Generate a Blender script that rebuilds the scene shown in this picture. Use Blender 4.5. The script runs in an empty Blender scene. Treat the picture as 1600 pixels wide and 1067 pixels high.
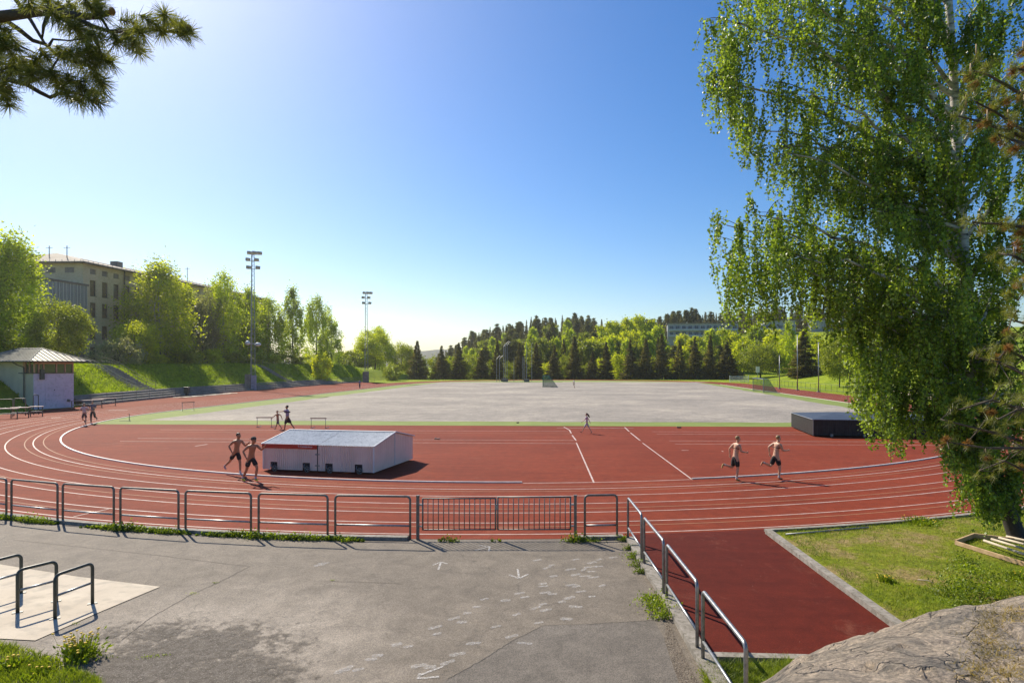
import bpy, bmesh, math, random
import numpy as np
from mathutils import Vector, Matrix, noise

# ------------------------------------------------------------ camera, sky, sun, exposure
S = bpy.context.scene
COL = S.collection
CAM_H, CAM_YAW, FPX, CX, CY = 4.647, -0.038, 967.27, 872.05, 569.3
cd = bpy.data.cameras.new('camera'); cam = bpy.data.objects.new('camera', cd); COL.objects.link(cam)
cam.location = (0, 0, CAM_H); cam.rotation_euler = (math.radians(90), 0, -CAM_YAW)
cd.sensor_width = 36; cd.lens = FPX/1600*36
cd.shift_x = (800-CX)/1600; cd.shift_y = (CY-533.5)/1600
cd.clip_start = 0.05; cd.clip_end = 9000
S.camera = cam
SUN_AZ, SUN_EL = math.radians(-43.0), math.radians(40.0)
W = bpy.data.worlds.new("World"); S.world = W; W.use_nodes = True
nt = W.node_tree
sky = nt.nodes.new('ShaderNodeTexSky'); sky.sky_type = 'NISHITA'; sky.sun_disc = False
sky.sun_elevation = SUN_EL; sky.sun_rotation = SUN_AZ
sky.air_density = 1.0; sky.dust_density = 0.6; sky.ozone_density = 3.0; sky.altitude = 0
hs = nt.nodes.new('ShaderNodeHueSaturation'); hs.inputs['Saturation'].default_value = 1.36; hs.inputs['Hue'].default_value = 0.506
nt.links.new(sky.outputs[0], hs.inputs['Color']); nt.links.new(hs.outputs[0], nt.nodes['Background'].inputs[0])
nt.nodes['Background'].inputs[1].default_value = 0.098
sl = bpy.data.lights.new('sun', 'SUN'); sun = bpy.data.objects.new('sun', sl); COL.objects.link(sun)
sd = Vector((math.sin(SUN_AZ)*math.cos(SUN_EL), math.cos(SUN_AZ)*math.cos(SUN_EL), math.sin(SUN_EL)))
sun.rotation_euler = sd.to_track_quat('Z', 'Y').to_euler()
sl.energy = 5.0; sl.angle = math.radians(0.5); sl.color = (1, 0.90, 0.74)
S.view_settings.view_transform = 'Standard'; S.view_settings.look = 'None'
S.view_settings.exposure = 0.5; S.view_settings.gamma = 1
S.cycles.max_bounces = 6; S.cycles.transparent_max_bounces = 16

rng = np.random.default_rng(7); random.seed(7)
PI = math.pi

def at(px, py, D):
    """world point seen at photo position (px, py) at camera depth D"""
    a = (px-CX)/FPX*D; c, s = math.cos(CAM_YAW), math.sin(CAM_YAW)
    return Vector((c*a+s*D, -s*a+c*D, CAM_H-(py-CY)/FPX*D))
def gp(px, py, z=0.0):
    """ground point under photo position (px, py)"""
    return at(px, py, FPX*(CAM_H-z)/(py-CY))

# ------------------------------------------------------------ materials
def new_mat(name):
    m = bpy.data.materials.new(name); m.use_nodes = True
    n = m.node_tree; return m, n, n.nodes['Principled BSDF']
def ramp(n, fac, stops, interp='LINEAR'):
    r = n.nodes.new('ShaderNodeValToRGB'); r.color_ramp.interpolation = interp
    el = r.color_ramp.elements
    while len(el) < len(stops): el.new(0.5)
    for e, (p, c) in zip(el, stops):
        e.position = p; e.color = (*c, 1) if len(c) == 3 else c
    n.links.new(fac, r.inputs[0]); return r.outputs[0]
def tex_noise(n, scale, detail=4, rough=0.55, vec=None, dist=0.0):
    t = n.nodes.new('ShaderNodeTexNoise'); t.inputs['Scale'].default_value = scale
    t.inputs['Detail'].default_value = detail; t.inputs['Roughness'].default_value = rough
    t.inputs['Distortion'].default_value = dist
    if vec is None:
        tc = n.nodes.new('ShaderNodeTexCoord'); vec = tc.outputs['Object']
    n.links.new(vec, t.inputs['Vector']); return t.outputs[0]
def mapping(n, scale=(1, 1, 1), rot=(0, 0, 0)):
    tc = n.nodes.new('ShaderNodeTexCoord'); mp = n.nodes.new('ShaderNodeMapping')
    mp.inputs['Scale'].default_value = scale; mp.inputs['Rotation'].default_value = rot
    n.links.new(tc.outputs['Object'], mp.inputs[0]); return mp.outputs[0]
def mix(n, fac, a, b, mode='MIX'):
    m = n.nodes.new('ShaderNodeMix'); m.data_type = 'RGBA'; m.blend_type = mode
    for sock, v in ((m.inputs[0], fac), (m.inputs[6], a), (m.inputs[7], b)):
        if isinstance(v, (int, float)): sock.default_value = v
        elif isinstance(v, tuple): sock.default_value = (*v, 1)
        else: n.links.new(v, sock)
    return m.outputs[2]
def add_bump(n, p, h, strength=0.3, dist=0.02):
    b = n.nodes.new('ShaderNodeBump'); b.inputs['Strength'].default_value = strength
    b.inputs['Distance'].default_value = dist
    n.links.new(h, b.inputs['Height']); n.links.new(b.outputs[0], p.inputs['Normal'])
def nmat(name, c1, c2, scale=5, rough=0.8, bump=0.0, bscale=None, metal=0.0, spec=0.5, c3=None, s3=60, f3=0.35, bdist=0.02):
    m, n, p = new_mat(name)
    col = ramp(n, tex_noise(n, scale), [(0.32, c1), (0.68, c2)])
    if c3: col = mix(n, ramp(n, tex_noise(n, s3, 3), [(0.5, (0, 0, 0)), (0.66, (f3, f3, f3))]), col, c3)
    n.links.new(col, p.inputs['Base Color'])
    p.inputs['Roughness'].default_value = rough; p.inputs['Metallic'].default_value = metal
    p.inputs['Specular IOR Level'].default_value = spec
    if bump: add_bump(n, p, tex_noise(n, bscale or scale*4, 5), bump, bdist)
    return m
def leaf_mat(name, dark, light, trans=0.45, rough=0.5, spec=0.4, tone=0.35):
    m, n, p = new_mat(name)
    g = n.nodes.new('ShaderNodeNewGeometry'); oi = n.nodes.new('ShaderNodeObjectInfo')
    a = n.nodes.new('ShaderNodeMath'); a.operation = 'MULTIPLY_ADD'
    n.links.new(oi.outputs['Random'], a.inputs[0]); a.inputs[1].default_value = tone
    b = n.nodes.new('ShaderNodeMath'); b.operation = 'MULTIPLY'; b.inputs[1].default_value = 1-tone
    n.links.new(g.outputs['Random Per Island'], b.inputs[0]); n.links.new(b.outputs[0], a.inputs[2])
    col = ramp(n, a.outputs[0], [(0.0, dark), (1.0, light)])
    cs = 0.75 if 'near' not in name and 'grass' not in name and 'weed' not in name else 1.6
    col = mix(n, 1.0, col, ramp(n, tex_noise(n, cs, 3, 0.6), [(0.36, (0.55, 0.6, 0.62)), (0.62, (1.3, 1.27, 1.15))]), 'MULTIPLY')  # clump shading put into the colour: noise makes light and dark foliage clumps
    n.links.new(col, p.inputs['Base Color']); p.inputs['Roughness'].default_value = rough
    p.inputs['Specular IOR Level'].default_value = spec
    t = n.nodes.new('ShaderNodeBsdfTranslucent')
    n.links.new(mix(n, 1.0, col, (1.48, 1.45, 0.5), 'MULTIPLY'), t.inputs[0])
    ms = n.nodes.new('ShaderNodeMixShader'); ms.inputs[0].default_value = trans
    out = n.nodes['Material Output']
    n.links.new(p.outputs[0], ms.inputs[1]); n.links.new(t.outputs[0], ms.inputs[2]); n.links.new(ms.outputs[0], out.inputs[0])
    return m
def flat(name, c, rough=0.6, metal=0.0, spec=0.5, var=0.12):
    c2 = tuple(min(1, x*(1+var)) for x in c); c1 = tuple(x*(1-var) for x in c)
    return nmat(name, c1, c2, 7, rough, metal=metal, spec=spec)

M = {}
def track_mat(name, a, b):
    m, n, p = new_mat(name)
    big = ramp(n, tex_noise(n, 0.12, 5, 0.6), [(0.3, a), (0.7, b)])
    st = tex_noise(n, 0.8, 4, 0.6, mapping(n, (0.25, 2.5, 1)))
    col = mix(n, ramp(n, st, [(0.35, (0, 0, 0)), (0.75, (0.4, 0.4, 0.4))]), big, tuple(x*1.4 for x in b))
    mo = ramp(n, tex_noise(n, 2.6, 7, 0.75, dist=0.4), [(0.3, (0.80, 0.80, 0.82)), (0.7, (1.18, 1.16, 1.14))]); col = mix(n, 1.0, col, mo, 'MULTIPLY')
    col = mix(n, ramp(n, tex_noise(n, 0.55, 8, 0.8, dist=1.2), [(0.55, (0, 0, 0)), (0.75, (0.42, 0.42, 0.42))]), col, (0.32, 0.14, 0.09))
    vs = n.nodes.new('ShaderNodeTexVoronoi'); vs.inputs['Scale'].default_value = 3.2; tv = n.nodes.new('ShaderNodeTexCoord'); n.links.new(tv.outputs['Object'], vs.inputs['Vector'])
    col = mix(n, ramp(n, vs.outputs['Distance'], [(0.02, (0.7, 0.7, 0.7)), (0.035, (0, 0, 0))]), col, (0.42, 0.28, 0.20))
    sp = ramp(n, tex_noise(n, 55, 2), [(0.5, (0.78, 0.78, 0.78)), (0.75, (1.35, 1.3, 1.3))])
    col = mix(n, 1.0, col, sp, 'MULTIPLY')
    n.links.new(col, p.inputs['Base Color']); p.inputs['Roughness'].default_value = 0.85
    p.inputs['Specular IOR Level'].default_value = 0.12
    add_bump(n, p, tex_noise(n, 70, 3), 0.5, 0.006); return m
M['track'] = track_mat('red_running_track', (0.165, 0.027, 0.011), (0.25, 0.048, 0.019))
M['spur'] = track_mat('dark_red_rubber', (0.085, 0.012, 0.007), (0.122, 0.018, 0.009))
M['line'] = nmat('white_line_paint', (0.40, 0.27, 0.22), (0.60, 0.47, 0.42), 3, 0.7)
M['old_line'] = nmat('worn_yellow_line_paint', (0.30, 0.13, 0.06), (0.36, 0.17, 0.08), 3, 0.8)
M['green'] = nmat('green_artificial_turf', (0.155, 0.205, 0.028), (0.20, 0.255, 0.04), 0.5, 0.9, 0.4, 40, c3=(0.12, 0.18, 0.03), s3=4)
def gravel_mat():
    m, n, p = new_mat('grey_gravel_pitch')
    big = ramp(n, tex_noise(n, 0.9, 5, 0.65, mapping(n, (0.10, 0.10, 1), (0, 0, 0.35))), [(0.36, (0.25, 0.225, 0.192)), (0.5, (0.31, 0.278, 0.236)), (0.64, (0.40, 0.355, 0.29))])
    med = ramp(n, tex_noise(n, 0.9, 6, 0.75), [(0.3, (0.72, 0.72, 0.72)), (0.7, (1.22, 1.2, 1.18))])
    fine = ramp(n, tex_noise(n, 5, 4, 0.8), [(0.35, (0.7, 0.7, 0.7)), (0.7, (1.25, 1.25, 1.25))])
    col = mix(n, 1.0, mix(n, 1.0, big, med, 'MULTIPLY'), fine, 'MULTIPLY')
    n.links.new(col, p.inputs['Base Color']); p.inputs['Roughness'].default_value = 0.95
    add_bump(n, p, tex_noise(n, 9, 6, 0.8), 0.5, 0.03); return m
M['gravel'] = gravel_mat()
def asphalt_mat(name, c1, c2, crack=True, patchy=True):
    m, n, p = new_mat(name)
    col = ramp(n, tex_noise(n, 0.35, 6, 0.6), [(0.3, c1), (0.7, c2)])
    if patchy:   # worn, bleached zone of the old asphalt (paler binder) towards the bicycle slab
        tc = n.nodes.new('ShaderNodeTexCoord')
        d = n.nodes.new('ShaderNodeVectorMath'); d.operation = 'DISTANCE'; d.inputs[1].default_value = (-6.6, 9.3, 0)
        n.links.new(tc.outputs['Object'], d.inputs[0])
        nz = tex_noise(n, 0.9, 6, 0.7)
        ad = n.nodes.new('ShaderNodeMath'); ad.operation = 'MULTIPLY_ADD'; ad.inputs[1].default_value = 4.0
        n.links.new(nz, ad.inputs[0]); n.links.new(d.outputs['Value'], ad.inputs[2])
        f = ramp(n, ad.outputs[0], [(0, (0, 0, 0)), (1, (1, 1, 1))])
        mr = n.nodes.new('ShaderNodeMapRange'); mr.inputs[1].default_value = 2.6; mr.inputs[2].default_value = 6.2
        mr.inputs[3].default_value = 0.75; mr.inputs[4].default_value = 0.0
        n.links.new(ad.outputs[0], mr.inputs[0])
        col = mix(n, mr.outputs[0], col, (0.40, 0.355, 0.30))
    st = ramp(n, tex_noise(n, 1.7, 7, 0.75, dist=0.6), [(0.36, (0.74, 0.73, 0.72)), (0.62, (1.1, 1.09, 1.08))])
    col = mix(n, 1.0, col, st, 'MULTIPLY')
    v = n.nodes.new('ShaderNodeTexVoronoi'); v.inputs['Scale'].default_value = 75
    tc = n.nodes.new('ShaderNodeTexCoord'); n.links.new(tc.outputs['Object'], v.inputs['Vector'])
    agg = ramp(n, v.outputs['Color'], [(0.2, (0.62, 0.62, 0.62)), (0.8, (1.4, 1.38, 1.34))])
    col = mix(n, 0.8, col, mix(n, 1.0, col, agg, 'MULTIPLY'))
    if crack:
        c = n.nodes.new('ShaderNodeTexVoronoi'); c.feature = 'DISTANCE_TO_EDGE'; c.inputs['Scale'].default_value = 0.33
        mv = n.nodes.new('ShaderNodeVectorMath'); mv.operation = 'ADD'
        nn = n.nodes.new('ShaderNodeTexNoise'); nn.inputs['Scale'].default_value = 1.5; nn.inputs['Detail'].default_value = 6
        n.links.new(tc.outputs['Object'], nn.inputs['Vector']); n.links.new(tc.outputs['Object'], mv.inputs[0]); n.links.new(nn.outputs['Color'], mv.inputs[1])
        n.links.new(mv.outputs[0], c.inputs['Vector'])
        col = mix(n, ramp(n, c.outputs['Distance'], [(0.0, (0.45, 0.45, 0.45)), (0.005, (0, 0, 0))]), col, (0.05, 0.045, 0.04))
    n.links.new(col, p.inputs['Base Color']); p.inputs['Roughness'].default_value = 0.82
    p.inputs['Specular IOR Level'].default_value = 0.35
    add_bump(n, p, tex_noise(n, 60, 5, 0.7), 0.6, 0.012); return m
M['asphalt'] = asphalt_mat('weathered_asphalt', (0.152, 0.130, 0.104), (0.20, 0.172, 0.138))
M['asphalt_new'] = asphalt_mat('dark_asphalt_patch', (0.128, 0.114, 0.098), (0.165, 0.147, 0.126), False, False)
M['slab'] = nmat('pale_concrete', (0.44, 0.375, 0.285), (0.56, 0.485, 0.375), 1.2, 0.85, 0.2, 30, c3=(0.28, 0.25, 0.2), s3=3, f3=0.5)
M['kerb'] = nmat('weathered_kerb_concrete', (0.20, 0.18, 0.15), (0.33, 0.30, 0.26), 5, 0.9, 0.4, 50, c3=(0.10, 0.09, 0.06), s3=12, f3=0.6)
M['kerb_white'] = nmat('white_kerb_rail', (0.55, 0.51, 0.48), (0.72, 0.68, 0.65), 3, 0.5)
M['conc'] = nmat('grey_stair_concrete', (0.16, 0.15, 0.13), (0.27, 0.25, 0.22), 1.5, 0.9, 0.3, 20)
M['steel'] = nmat('galvanised_steel', (0.22, 0.23, 0.24), (0.38, 0.39, 0.40), 14, 0.42, metal=0.75)
M['dark_steel'] = nmat('dark_green_painted_steel', (0.035, 0.045, 0.04), (0.065, 0.075, 0.065), 10, 0.45)
M['rail_paint'] = nmat('weathered_grey_rail_paint', (0.13, 0.12, 0.105), (0.22, 0.20, 0.18), 12, 0.5, metal=0.3)
M['soil'] = nmat('dry_brown_soil', (0.075, 0.058, 0.04), (0.17, 0.135, 0.10), 6, 0.95, 0.9, 30, c3=(0.30, 0.26, 0.2), s3=45, f3=0.7, bdist=0.05)
def grass_ground(name, a, b, c, big=0.15):
    m, n, p = new_mat(name)
    col = ramp(n, tex_noise(n, big, 7, 0.7), [(0.34, a), (0.50, b), (0.60, c)])
    fine = ramp(n, tex_noise(n, 3.5, 6, 0.8), [(0.3, (0.6, 0.62, 0.5)), (0.7, (1.3, 1.28, 1.2))])
    n.links.new(mix(n, 1.0, col, fine, 'MULTIPLY'), p.inputs['Base Color']); p.inputs['Roughness'].default_value = 0.95
    p.inputs['Specular IOR Level'].default_value = 0.15
    add_bump(n, p, tex_noise(n, 5, 6, 0.8), 1.0, 0.25); return m
M['terrain'] = grass_ground('meadow_grass', (0.18, 0.26, 0.014), (0.26, 0.34, 0.018), (0.33, 0.40, 0.026))
M['lawn'] = grass_ground('patchy_lawn', (0.19, 0.28, 0.018), (0.30, 0.34, 0.03), (0.46, 0.35, 0.16), 0.45)
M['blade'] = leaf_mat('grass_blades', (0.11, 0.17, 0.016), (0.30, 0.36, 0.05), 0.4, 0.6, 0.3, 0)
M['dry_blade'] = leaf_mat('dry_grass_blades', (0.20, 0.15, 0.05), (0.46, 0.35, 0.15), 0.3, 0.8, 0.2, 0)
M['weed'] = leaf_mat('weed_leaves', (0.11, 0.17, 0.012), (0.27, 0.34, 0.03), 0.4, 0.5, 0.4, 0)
M['petal'] = flat('yellow_petals', (0.75, 0.5, 0.02), 0.7)
M['bark'] = nmat('brown_bark', (0.04, 0.03, 0.022), (0.11, 0.085, 0.06), 4, 0.9, 0.8, 14, bdist=0.05)
def birch_bark():
    m, n, p = new_mat('white_birch_bark')
    a = tex_noise(n, 2.2, 5, 0.7, mapping(n, (1.2, 1.2, 4.5)))
    tc = n.nodes.new('ShaderNodeTexCoord'); sx = n.nodes.new('ShaderNodeSeparateXYZ'); n.links.new(tc.outputs['Object'], sx.inputs[0])
    mr = n.nodes.new('ShaderNodeMapRange'); mr.inputs[1].default_value = 0.0; mr.inputs[2].default_value = 4.5
    mr.inputs[3].default_value = 0.35; mr.inputs[4].default_value = 0.0; n.links.new(sx.outputs[2], mr.inputs[0])
    su = n.nodes.new('ShaderNodeMath'); su.operation = 'SUBTRACT'; n.links.new(a, su.inputs[0]); n.links.new(mr.outputs[0], su.inputs[1])
    col = ramp(n, su.outputs[0], [(0.36, (0.03, 0.026, 0.022)), (0.46, (0.36, 0.33, 0.30)), (0.6, (0.58, 0.55, 0.5))])
    n.links.new(col, p.inputs['Base Color']); p.inputs['Roughness'].default_value = 0.75
    add_bump(n, p, a, 0.7, 0.05); return m
M['birch_bark'] = birch_bark()
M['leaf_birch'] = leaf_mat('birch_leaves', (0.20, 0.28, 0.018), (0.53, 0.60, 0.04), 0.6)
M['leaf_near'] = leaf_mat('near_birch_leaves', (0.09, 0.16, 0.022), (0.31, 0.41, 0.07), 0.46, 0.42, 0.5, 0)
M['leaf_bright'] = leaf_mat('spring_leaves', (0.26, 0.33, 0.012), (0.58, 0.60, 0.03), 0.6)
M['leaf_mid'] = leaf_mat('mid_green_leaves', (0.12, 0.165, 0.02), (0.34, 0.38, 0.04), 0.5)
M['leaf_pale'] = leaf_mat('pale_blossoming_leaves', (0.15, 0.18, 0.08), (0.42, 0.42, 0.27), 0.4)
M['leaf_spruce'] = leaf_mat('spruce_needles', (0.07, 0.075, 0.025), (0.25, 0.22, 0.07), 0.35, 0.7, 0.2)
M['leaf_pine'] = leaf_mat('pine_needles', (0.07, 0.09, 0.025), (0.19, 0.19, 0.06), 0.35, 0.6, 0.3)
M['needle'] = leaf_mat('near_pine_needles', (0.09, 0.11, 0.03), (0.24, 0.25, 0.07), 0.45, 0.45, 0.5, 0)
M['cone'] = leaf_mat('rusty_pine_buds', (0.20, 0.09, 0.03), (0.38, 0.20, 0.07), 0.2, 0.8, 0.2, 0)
def rock_mat():
    m, n, p = new_mat('banded_gneiss')
    v = mapping(n, (1.0, 1.0, 1.6), (0.25, 0.1, 0.35))
    a = tex_noise(n, 1.6, 8, 0.68, mapping(n, (0.8, 1.8, 2.0), (0.1, 0.1, -0.45)), 1.9)
    col = ramp(n, a, [(0.30, (0.13, 0.115, 0.10)), (0.42, (0.45, 0.38, 0.30)), (0.50, (0.72, 0.59, 0.45)), (0.57, (0.42, 0.35, 0.28)), (0.66, (0.74, 0.61, 0.47)), (0.78, (0.82, 0.72, 0.58))])
    li = ramp(n, tex_noise(n, 2.2, 6, 0.75, dist=0.8), [(0.47, (0, 0, 0)), (0.62, (0.7, 0.7, 0.7))])
    col = mix(n, li, col, (0.17, 0.165, 0.15))
    sp = ramp(n, tex_noise(n, 28, 5, 0.8), [(0.35, (0.55, 0.55, 0.55)), (0.65, (1.25, 1.23, 1.2))])
    col = mix(n, 1.0, col, sp, 'MULTIPLY')
    n.links.new(col, p.inputs['Base Color']); p.inputs['Roughness'].default_value = 0.9
    h = mix(n, 0.55, a, tex_noise(n, 17, 9, 0.8, dist=0.7)); cv = n.nodes.new('ShaderNodeTexVoronoi'); cv.feature = 'DISTANCE_TO_EDGE'; cv.inputs['Scale'].default_value = 1.1; dd = n.nodes.new('ShaderNodeVectorMath'); dn = n.nodes.new('ShaderNodeTexNoise'); dn.inputs['Scale'].default_value = 1.3; dn.inputs['Detail'].default_value = 8; tcc = n.nodes.new('ShaderNodeTexCoord'); n.links.new(tcc.outputs['Object'], dn.inputs['Vector']); n.links.new(tcc.outputs['Object'], dd.inputs[0]); n.links.new(dn.outputs['Color'], dd.inputs[1]); n.links.new(dd.outputs[0], cv.inputs['Vector']); ck = ramp(n, cv.outputs['Distance'], [(0.0, (1, 1, 1)), (0.012, (0, 0, 0))]); n.links.new(mix(n, mix(n, 1.0, ck, (0.45, 0.42, 0.4), 'MULTIPLY'), col, (0.06, 0.05, 0.04)), p.inputs['Base Color']); h = mix(n, ck, h, (0, 0, 0))
    add_bump(n, p, h, 1.0, 0.16); return m
M['rock'] = rock_mat()
M['wood'] = nmat('new_timber', (0.42, 0.27, 0.14), (0.60, 0.42, 0.24), 6, 0.7, 0.2, 30)
M['glass'] = flat('dark_window_glass', (0.05, 0.06, 0.06), 0.08, spec=0.8)
M['glass_blue'] = flat('blue_window_glass', (0.035, 0.10, 0.14), 0.1, spec=0.8)
M['white_paint'] = flat('white_paint', (0.68, 0.68, 0.68), 0.5, var=0.05)
M['black'] = flat('black_matt_cloth', (0.018, 0.018, 0.02), 0.7)

# ------------------------------------------------------------ mesh helpers
def mesh_np(name, V, Fc, mat, parent=None, smooth=False, mats=None, midx=None):
    """V (n,3) array, Fc (m,k) array of equal-size faces"""
    V = np.asarray(V, np.float32); Fc = np.asarray(Fc, np.int32)
    me = bpy.data.meshes.new(name); k = Fc.shape[1]; m = len(Fc)
    me.vertices.add(len(V)); me.vertices.foreach_set('co', V.ravel())
    me.loops.add(m*k); me.loops.foreach_set('vertex_index', Fc.ravel())
    me.polygons.add(m); me.polygons.foreach_set('loop_start', np.arange(0, m*k, k, dtype=np.int32))
    for x in (mats or [mat]): me.materials.append(x)
    if midx is not None: me.polygons.foreach_set('material_index', np.asarray(midx, np.int32))
    if smooth: me.polygons.foreach_set('use_smooth', np.ones(m, bool))
    me.update(calc_edges=True)
    o = bpy.data.objects.new(name, me); COL.objects.link(o); o.parent = parent
    return o
class MB:
    def __init__(s): s.v = []; s.f = []; s.mi = []; s.m = 0; s.cut = [0]
    def face(s, pts):
        i = len(s.v); s.v += [tuple(p) for p in pts]; s.f.append(tuple(range(i, i+len(pts)))); s.mi.append(s.m); return s
    def box(s, c, d, rz=0.0, rx=0.0, ry=0.0):
        s.cut.append(len(s.v))
        R = Matrix.Rotation(rz, 3, 'Z') @ Matrix.Rotation(ry, 3, 'Y') @ Matrix.Rotation(rx, 3, 'X'); c = Vector(c)
        p = [c + R @ Vector((sx*d[0]/2, sy*d[1]/2, sz*d[2]/2)) for sz in (-1, 1) for sx, sy in ((-1, -1), (1, -1), (1, 1), (-1, 1))]
        i = len(s.v); s.v += [tuple(q) for q in p]
        for f in ((0, 3, 2, 1), (4, 5, 6, 7), (0, 1, 5, 4), (1, 2, 6, 5), (2, 3, 7, 6), (3, 0, 4, 7)):
            s.f.append(tuple(i+j for j in f)); s.mi.append(s.m)
        return s
    def tube(s, pts, r, n=8, cap=True):
        s.cut.append(len(s.v))
        pts = [Vector(p) for p in pts]; rs = r if isinstance(r, (list, tuple)) else [r]*len(pts)
        base = len(s.v); up = None
        for k, p in enumerate(pts):
            t = (pts[min(k+1, len(pts)-1)]-pts[max(k-1, 0)]).normalized()
            if up is None: up = t.cross(Vector((0, 0, 1))) if abs(t.z) < 0.95 else t.cross(Vector((0, 1, 0)))
            up = (up - t*up.dot(t)).normalized(); w = t.cross(up)
            for j in range(n):
                a = 2*PI*j/n; s.v.append(tuple(p + (up*math.cos(a)+w*math.sin(a))*rs[k]))
        for k in range(len(pts)-1):
            for j in range(n):
                a = base+k*n+j; b = base+k*n+(j+1) % n
                s.f.append((a, b, b+n, a+n)); s.mi.append(s.m)
        if cap:
            s.f.append(tuple(base+j for j in reversed(range(n)))); s.mi.append(s.m)
            e = base+(len(pts)-1)*n; s.f.append(tuple(e+j for j in range(n))); s.mi.append(s.m)
        return s
    def ball(s, c, r, nu=10, nv=7, sc=(1, 1, 1)):
        s.cut.append(len(s.v))
        c = Vector(c); base = len(s.v)
        for i in range(nv+1):
            th = PI*i/nv
            for j in range(nu):
                a = 2*PI*j/nu
                s.v.append((c.x+r*sc[0]*math.sin(th)*math.cos(a), c.y+r*sc[1]*math.sin(th)*math.sin(a), c.z+r*sc[2]*math.cos(th)))
        for i in range(nv):
            for j in range(nu):
                a = base+i*nu+j; b = base+i*nu+(j+1) % nu
                s.f.append((a, a+nu, b+nu, b)); s.mi.append(s.m)
        return s
    def prism(s, poly, z0, z1):
        n = len(poly); b = len(s.v)
        s.v += [(p[0], p[1], z0) for p in poly]+[(p[0], p[1], z1) for p in poly]
        s.f.append(tuple(b+i for i in reversed(range(n)))); s.f.append(tuple(b+n+i for i in range(n))); s.mi += [s.m]*2
        for i in range(n):
            j = (i+1) % n; s.f.append((b+i, b+j, b+n+j, b+n+i)); s.mi.append(s.m)
        return s
    def each(s, name, mat, parent=None, smooth=False, bevel=0):
        """one object per box / tube / ball"""
        out = []; cuts = sorted(set(s.cut+[len(s.v)]))
        for a, b in zip(cuts, cuts[1:]):
            m = MB(); m.v = s.v[a:b]; m.f = [tuple(i-a for i in f) for f in s.f if a <= f[0] < b]; m.mi = [0]*len(m.f)
            out.append(m.build(name, mat, parent, smooth, bevel))
        return out
    def build(s, name, mat, parent=None, smooth=False, bevel=0):
        me = bpy.data.meshes.new(name); me.from_pydata(s.v, [], s.f)
        ms = mat if isinstance(mat, (list, tuple)) else [mat]
        for m in ms: me.materials.append(m)
        if len(ms) > 1: me.polygons.foreach_set('material_index', s.mi)
        if smooth: me.polygons.foreach_set('use_smooth', [True]*len(me.polygons))
        bm = bmesh.new(); bm.from_mesh(me); bmesh.ops.remove_doubles(bm, verts=bm.verts, dist=1e-5)
        bmesh.ops.recalc_face_normals(bm, faces=bm.faces); bm.to_mesh(me); bm.free()
        o = bpy.data.objects.new(name, me); COL.objects.link(o); o.parent = parent
        if bevel:
            b = o.modifiers.new('bevel', 'BEVEL'); b.width = bevel; b.segments = 2; b.limit_method = 'ANGLE'
        return o
def tag(o, label=None, cat=None, group=None, kind=None):
    if label: o['label'] = label
    if cat: o['category'] = cat
    if group: o['group'] = group
    if kind: o['kind'] = kind
    return o
def thing(name, label, cat, loc=(0, 0, 0), rz=0.0, group=None):
    o = bpy.data.objects.new(name, None); COL.objects.link(o); o.location = loc; o.rotation_euler = (0, 0, rz)
    o.empty_display_size = 0.3
    return tag(o, label, cat, group)
def dup(root, loc, rz=0.0, label=None, group=None, scale=None):
    r = root.copy(); COL.objects.link(r); r.location = loc; r.rotation_euler = (0, 0, rz)
    if scale: r.scale = scale if isinstance(scale, tuple) else (scale,)*3
    if label: r['label'] = label
    if group: r['group'] = group
    for ch in list(root.children):
        c = ch.copy(); COL.objects.link(c); c.parent = r
        for g in list(ch.children):
            d = g.copy(); COL.objects.link(d); d.parent = c
    return r
def ssm(a, b, x):
    t = min(1, max(0, (x-a)/(b-a))); return t*t*(3-2*t)
def interp(x, tab):
    if x <= tab[0][0]: return tab[0][1]
    for (a, u), (b, v) in zip(tab, tab[1:]):
        if x <= b: return u+(v-u)*(x-a)/(b-a)
    return tab[-1][1]

# ------------------------------------------------------------ terrain
XC, YC1, YC2, R0 = -4.375, 60.63, 145.0, 36.5
ROUT = 44.28
def X0(y): return interp(y, [(50, -54.9), (66, -55.2), (90, -58.6), (165, -58.6), (190, -52), (212, -41), (235, -25)])
HILL = [(-26, 0), (-15, 0), (-12.2, 3), (-10, 9), (-7.6, 13), (-5, 18), (2, 19), (8, 21), (14, 23), (30, 24), (45, 20)]
def terr(x, y):
    h = -0.08
    d = X0(y)-x
    f = ssm(42, 56, y)*(1-ssm(165, 225, y))
    if d > 2.6: h += f*(1.15+3.5*ssm(0, 1, (d-2.6)/7.4*0.86+0.07))*(1 if y < 160 else ssm(2.6, 2.6+(y-160)*0.25, d))
    D = math.hypot(x, y)
    if D > 200:
        a = math.degrees(math.atan2(x, y)); r = interp(a, HILL)
        h += r*ssm(205, 380, D)*(1-0.5*ssm(450, 900, D)) if y > 0 else 0
    if x > 44 and y > 20: h += 3.6*ssm(47, 74, x)*(1-ssm(170, 230, y))
    if D > 205: h -= 0.5*ssm(205, 230, D)*(1-ssm(230, 260, D))
    if h > 0.5: h += 0.25*noise.noise(Vector((x*0.07, y*0.07, 0)))
    return h
def warp(n, lim, core):
    t = np.linspace(-1, 1, n); return core*t*1.0+np.sign(t)*(lim-core)*np.abs(t)**5
gx = warp(260, 2600, 130); gy = warp(260, 2600, 130)+95
V = np.array([(x, y, terr(x, y)) for y in gy for x in gx]); n_ = len(gx)
I = np.arange(n_*(len(gy))).reshape(len(gy), n_)
Fq = np.stack([I[:-1, :-1], I[:-1, 1:], I[1:, 1:], I[1:, :-1]], -1).reshape(-1, 4)
tag(mesh_np('terrain', V, Fq, M['terrain'], smooth=True), kind='structure')

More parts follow.
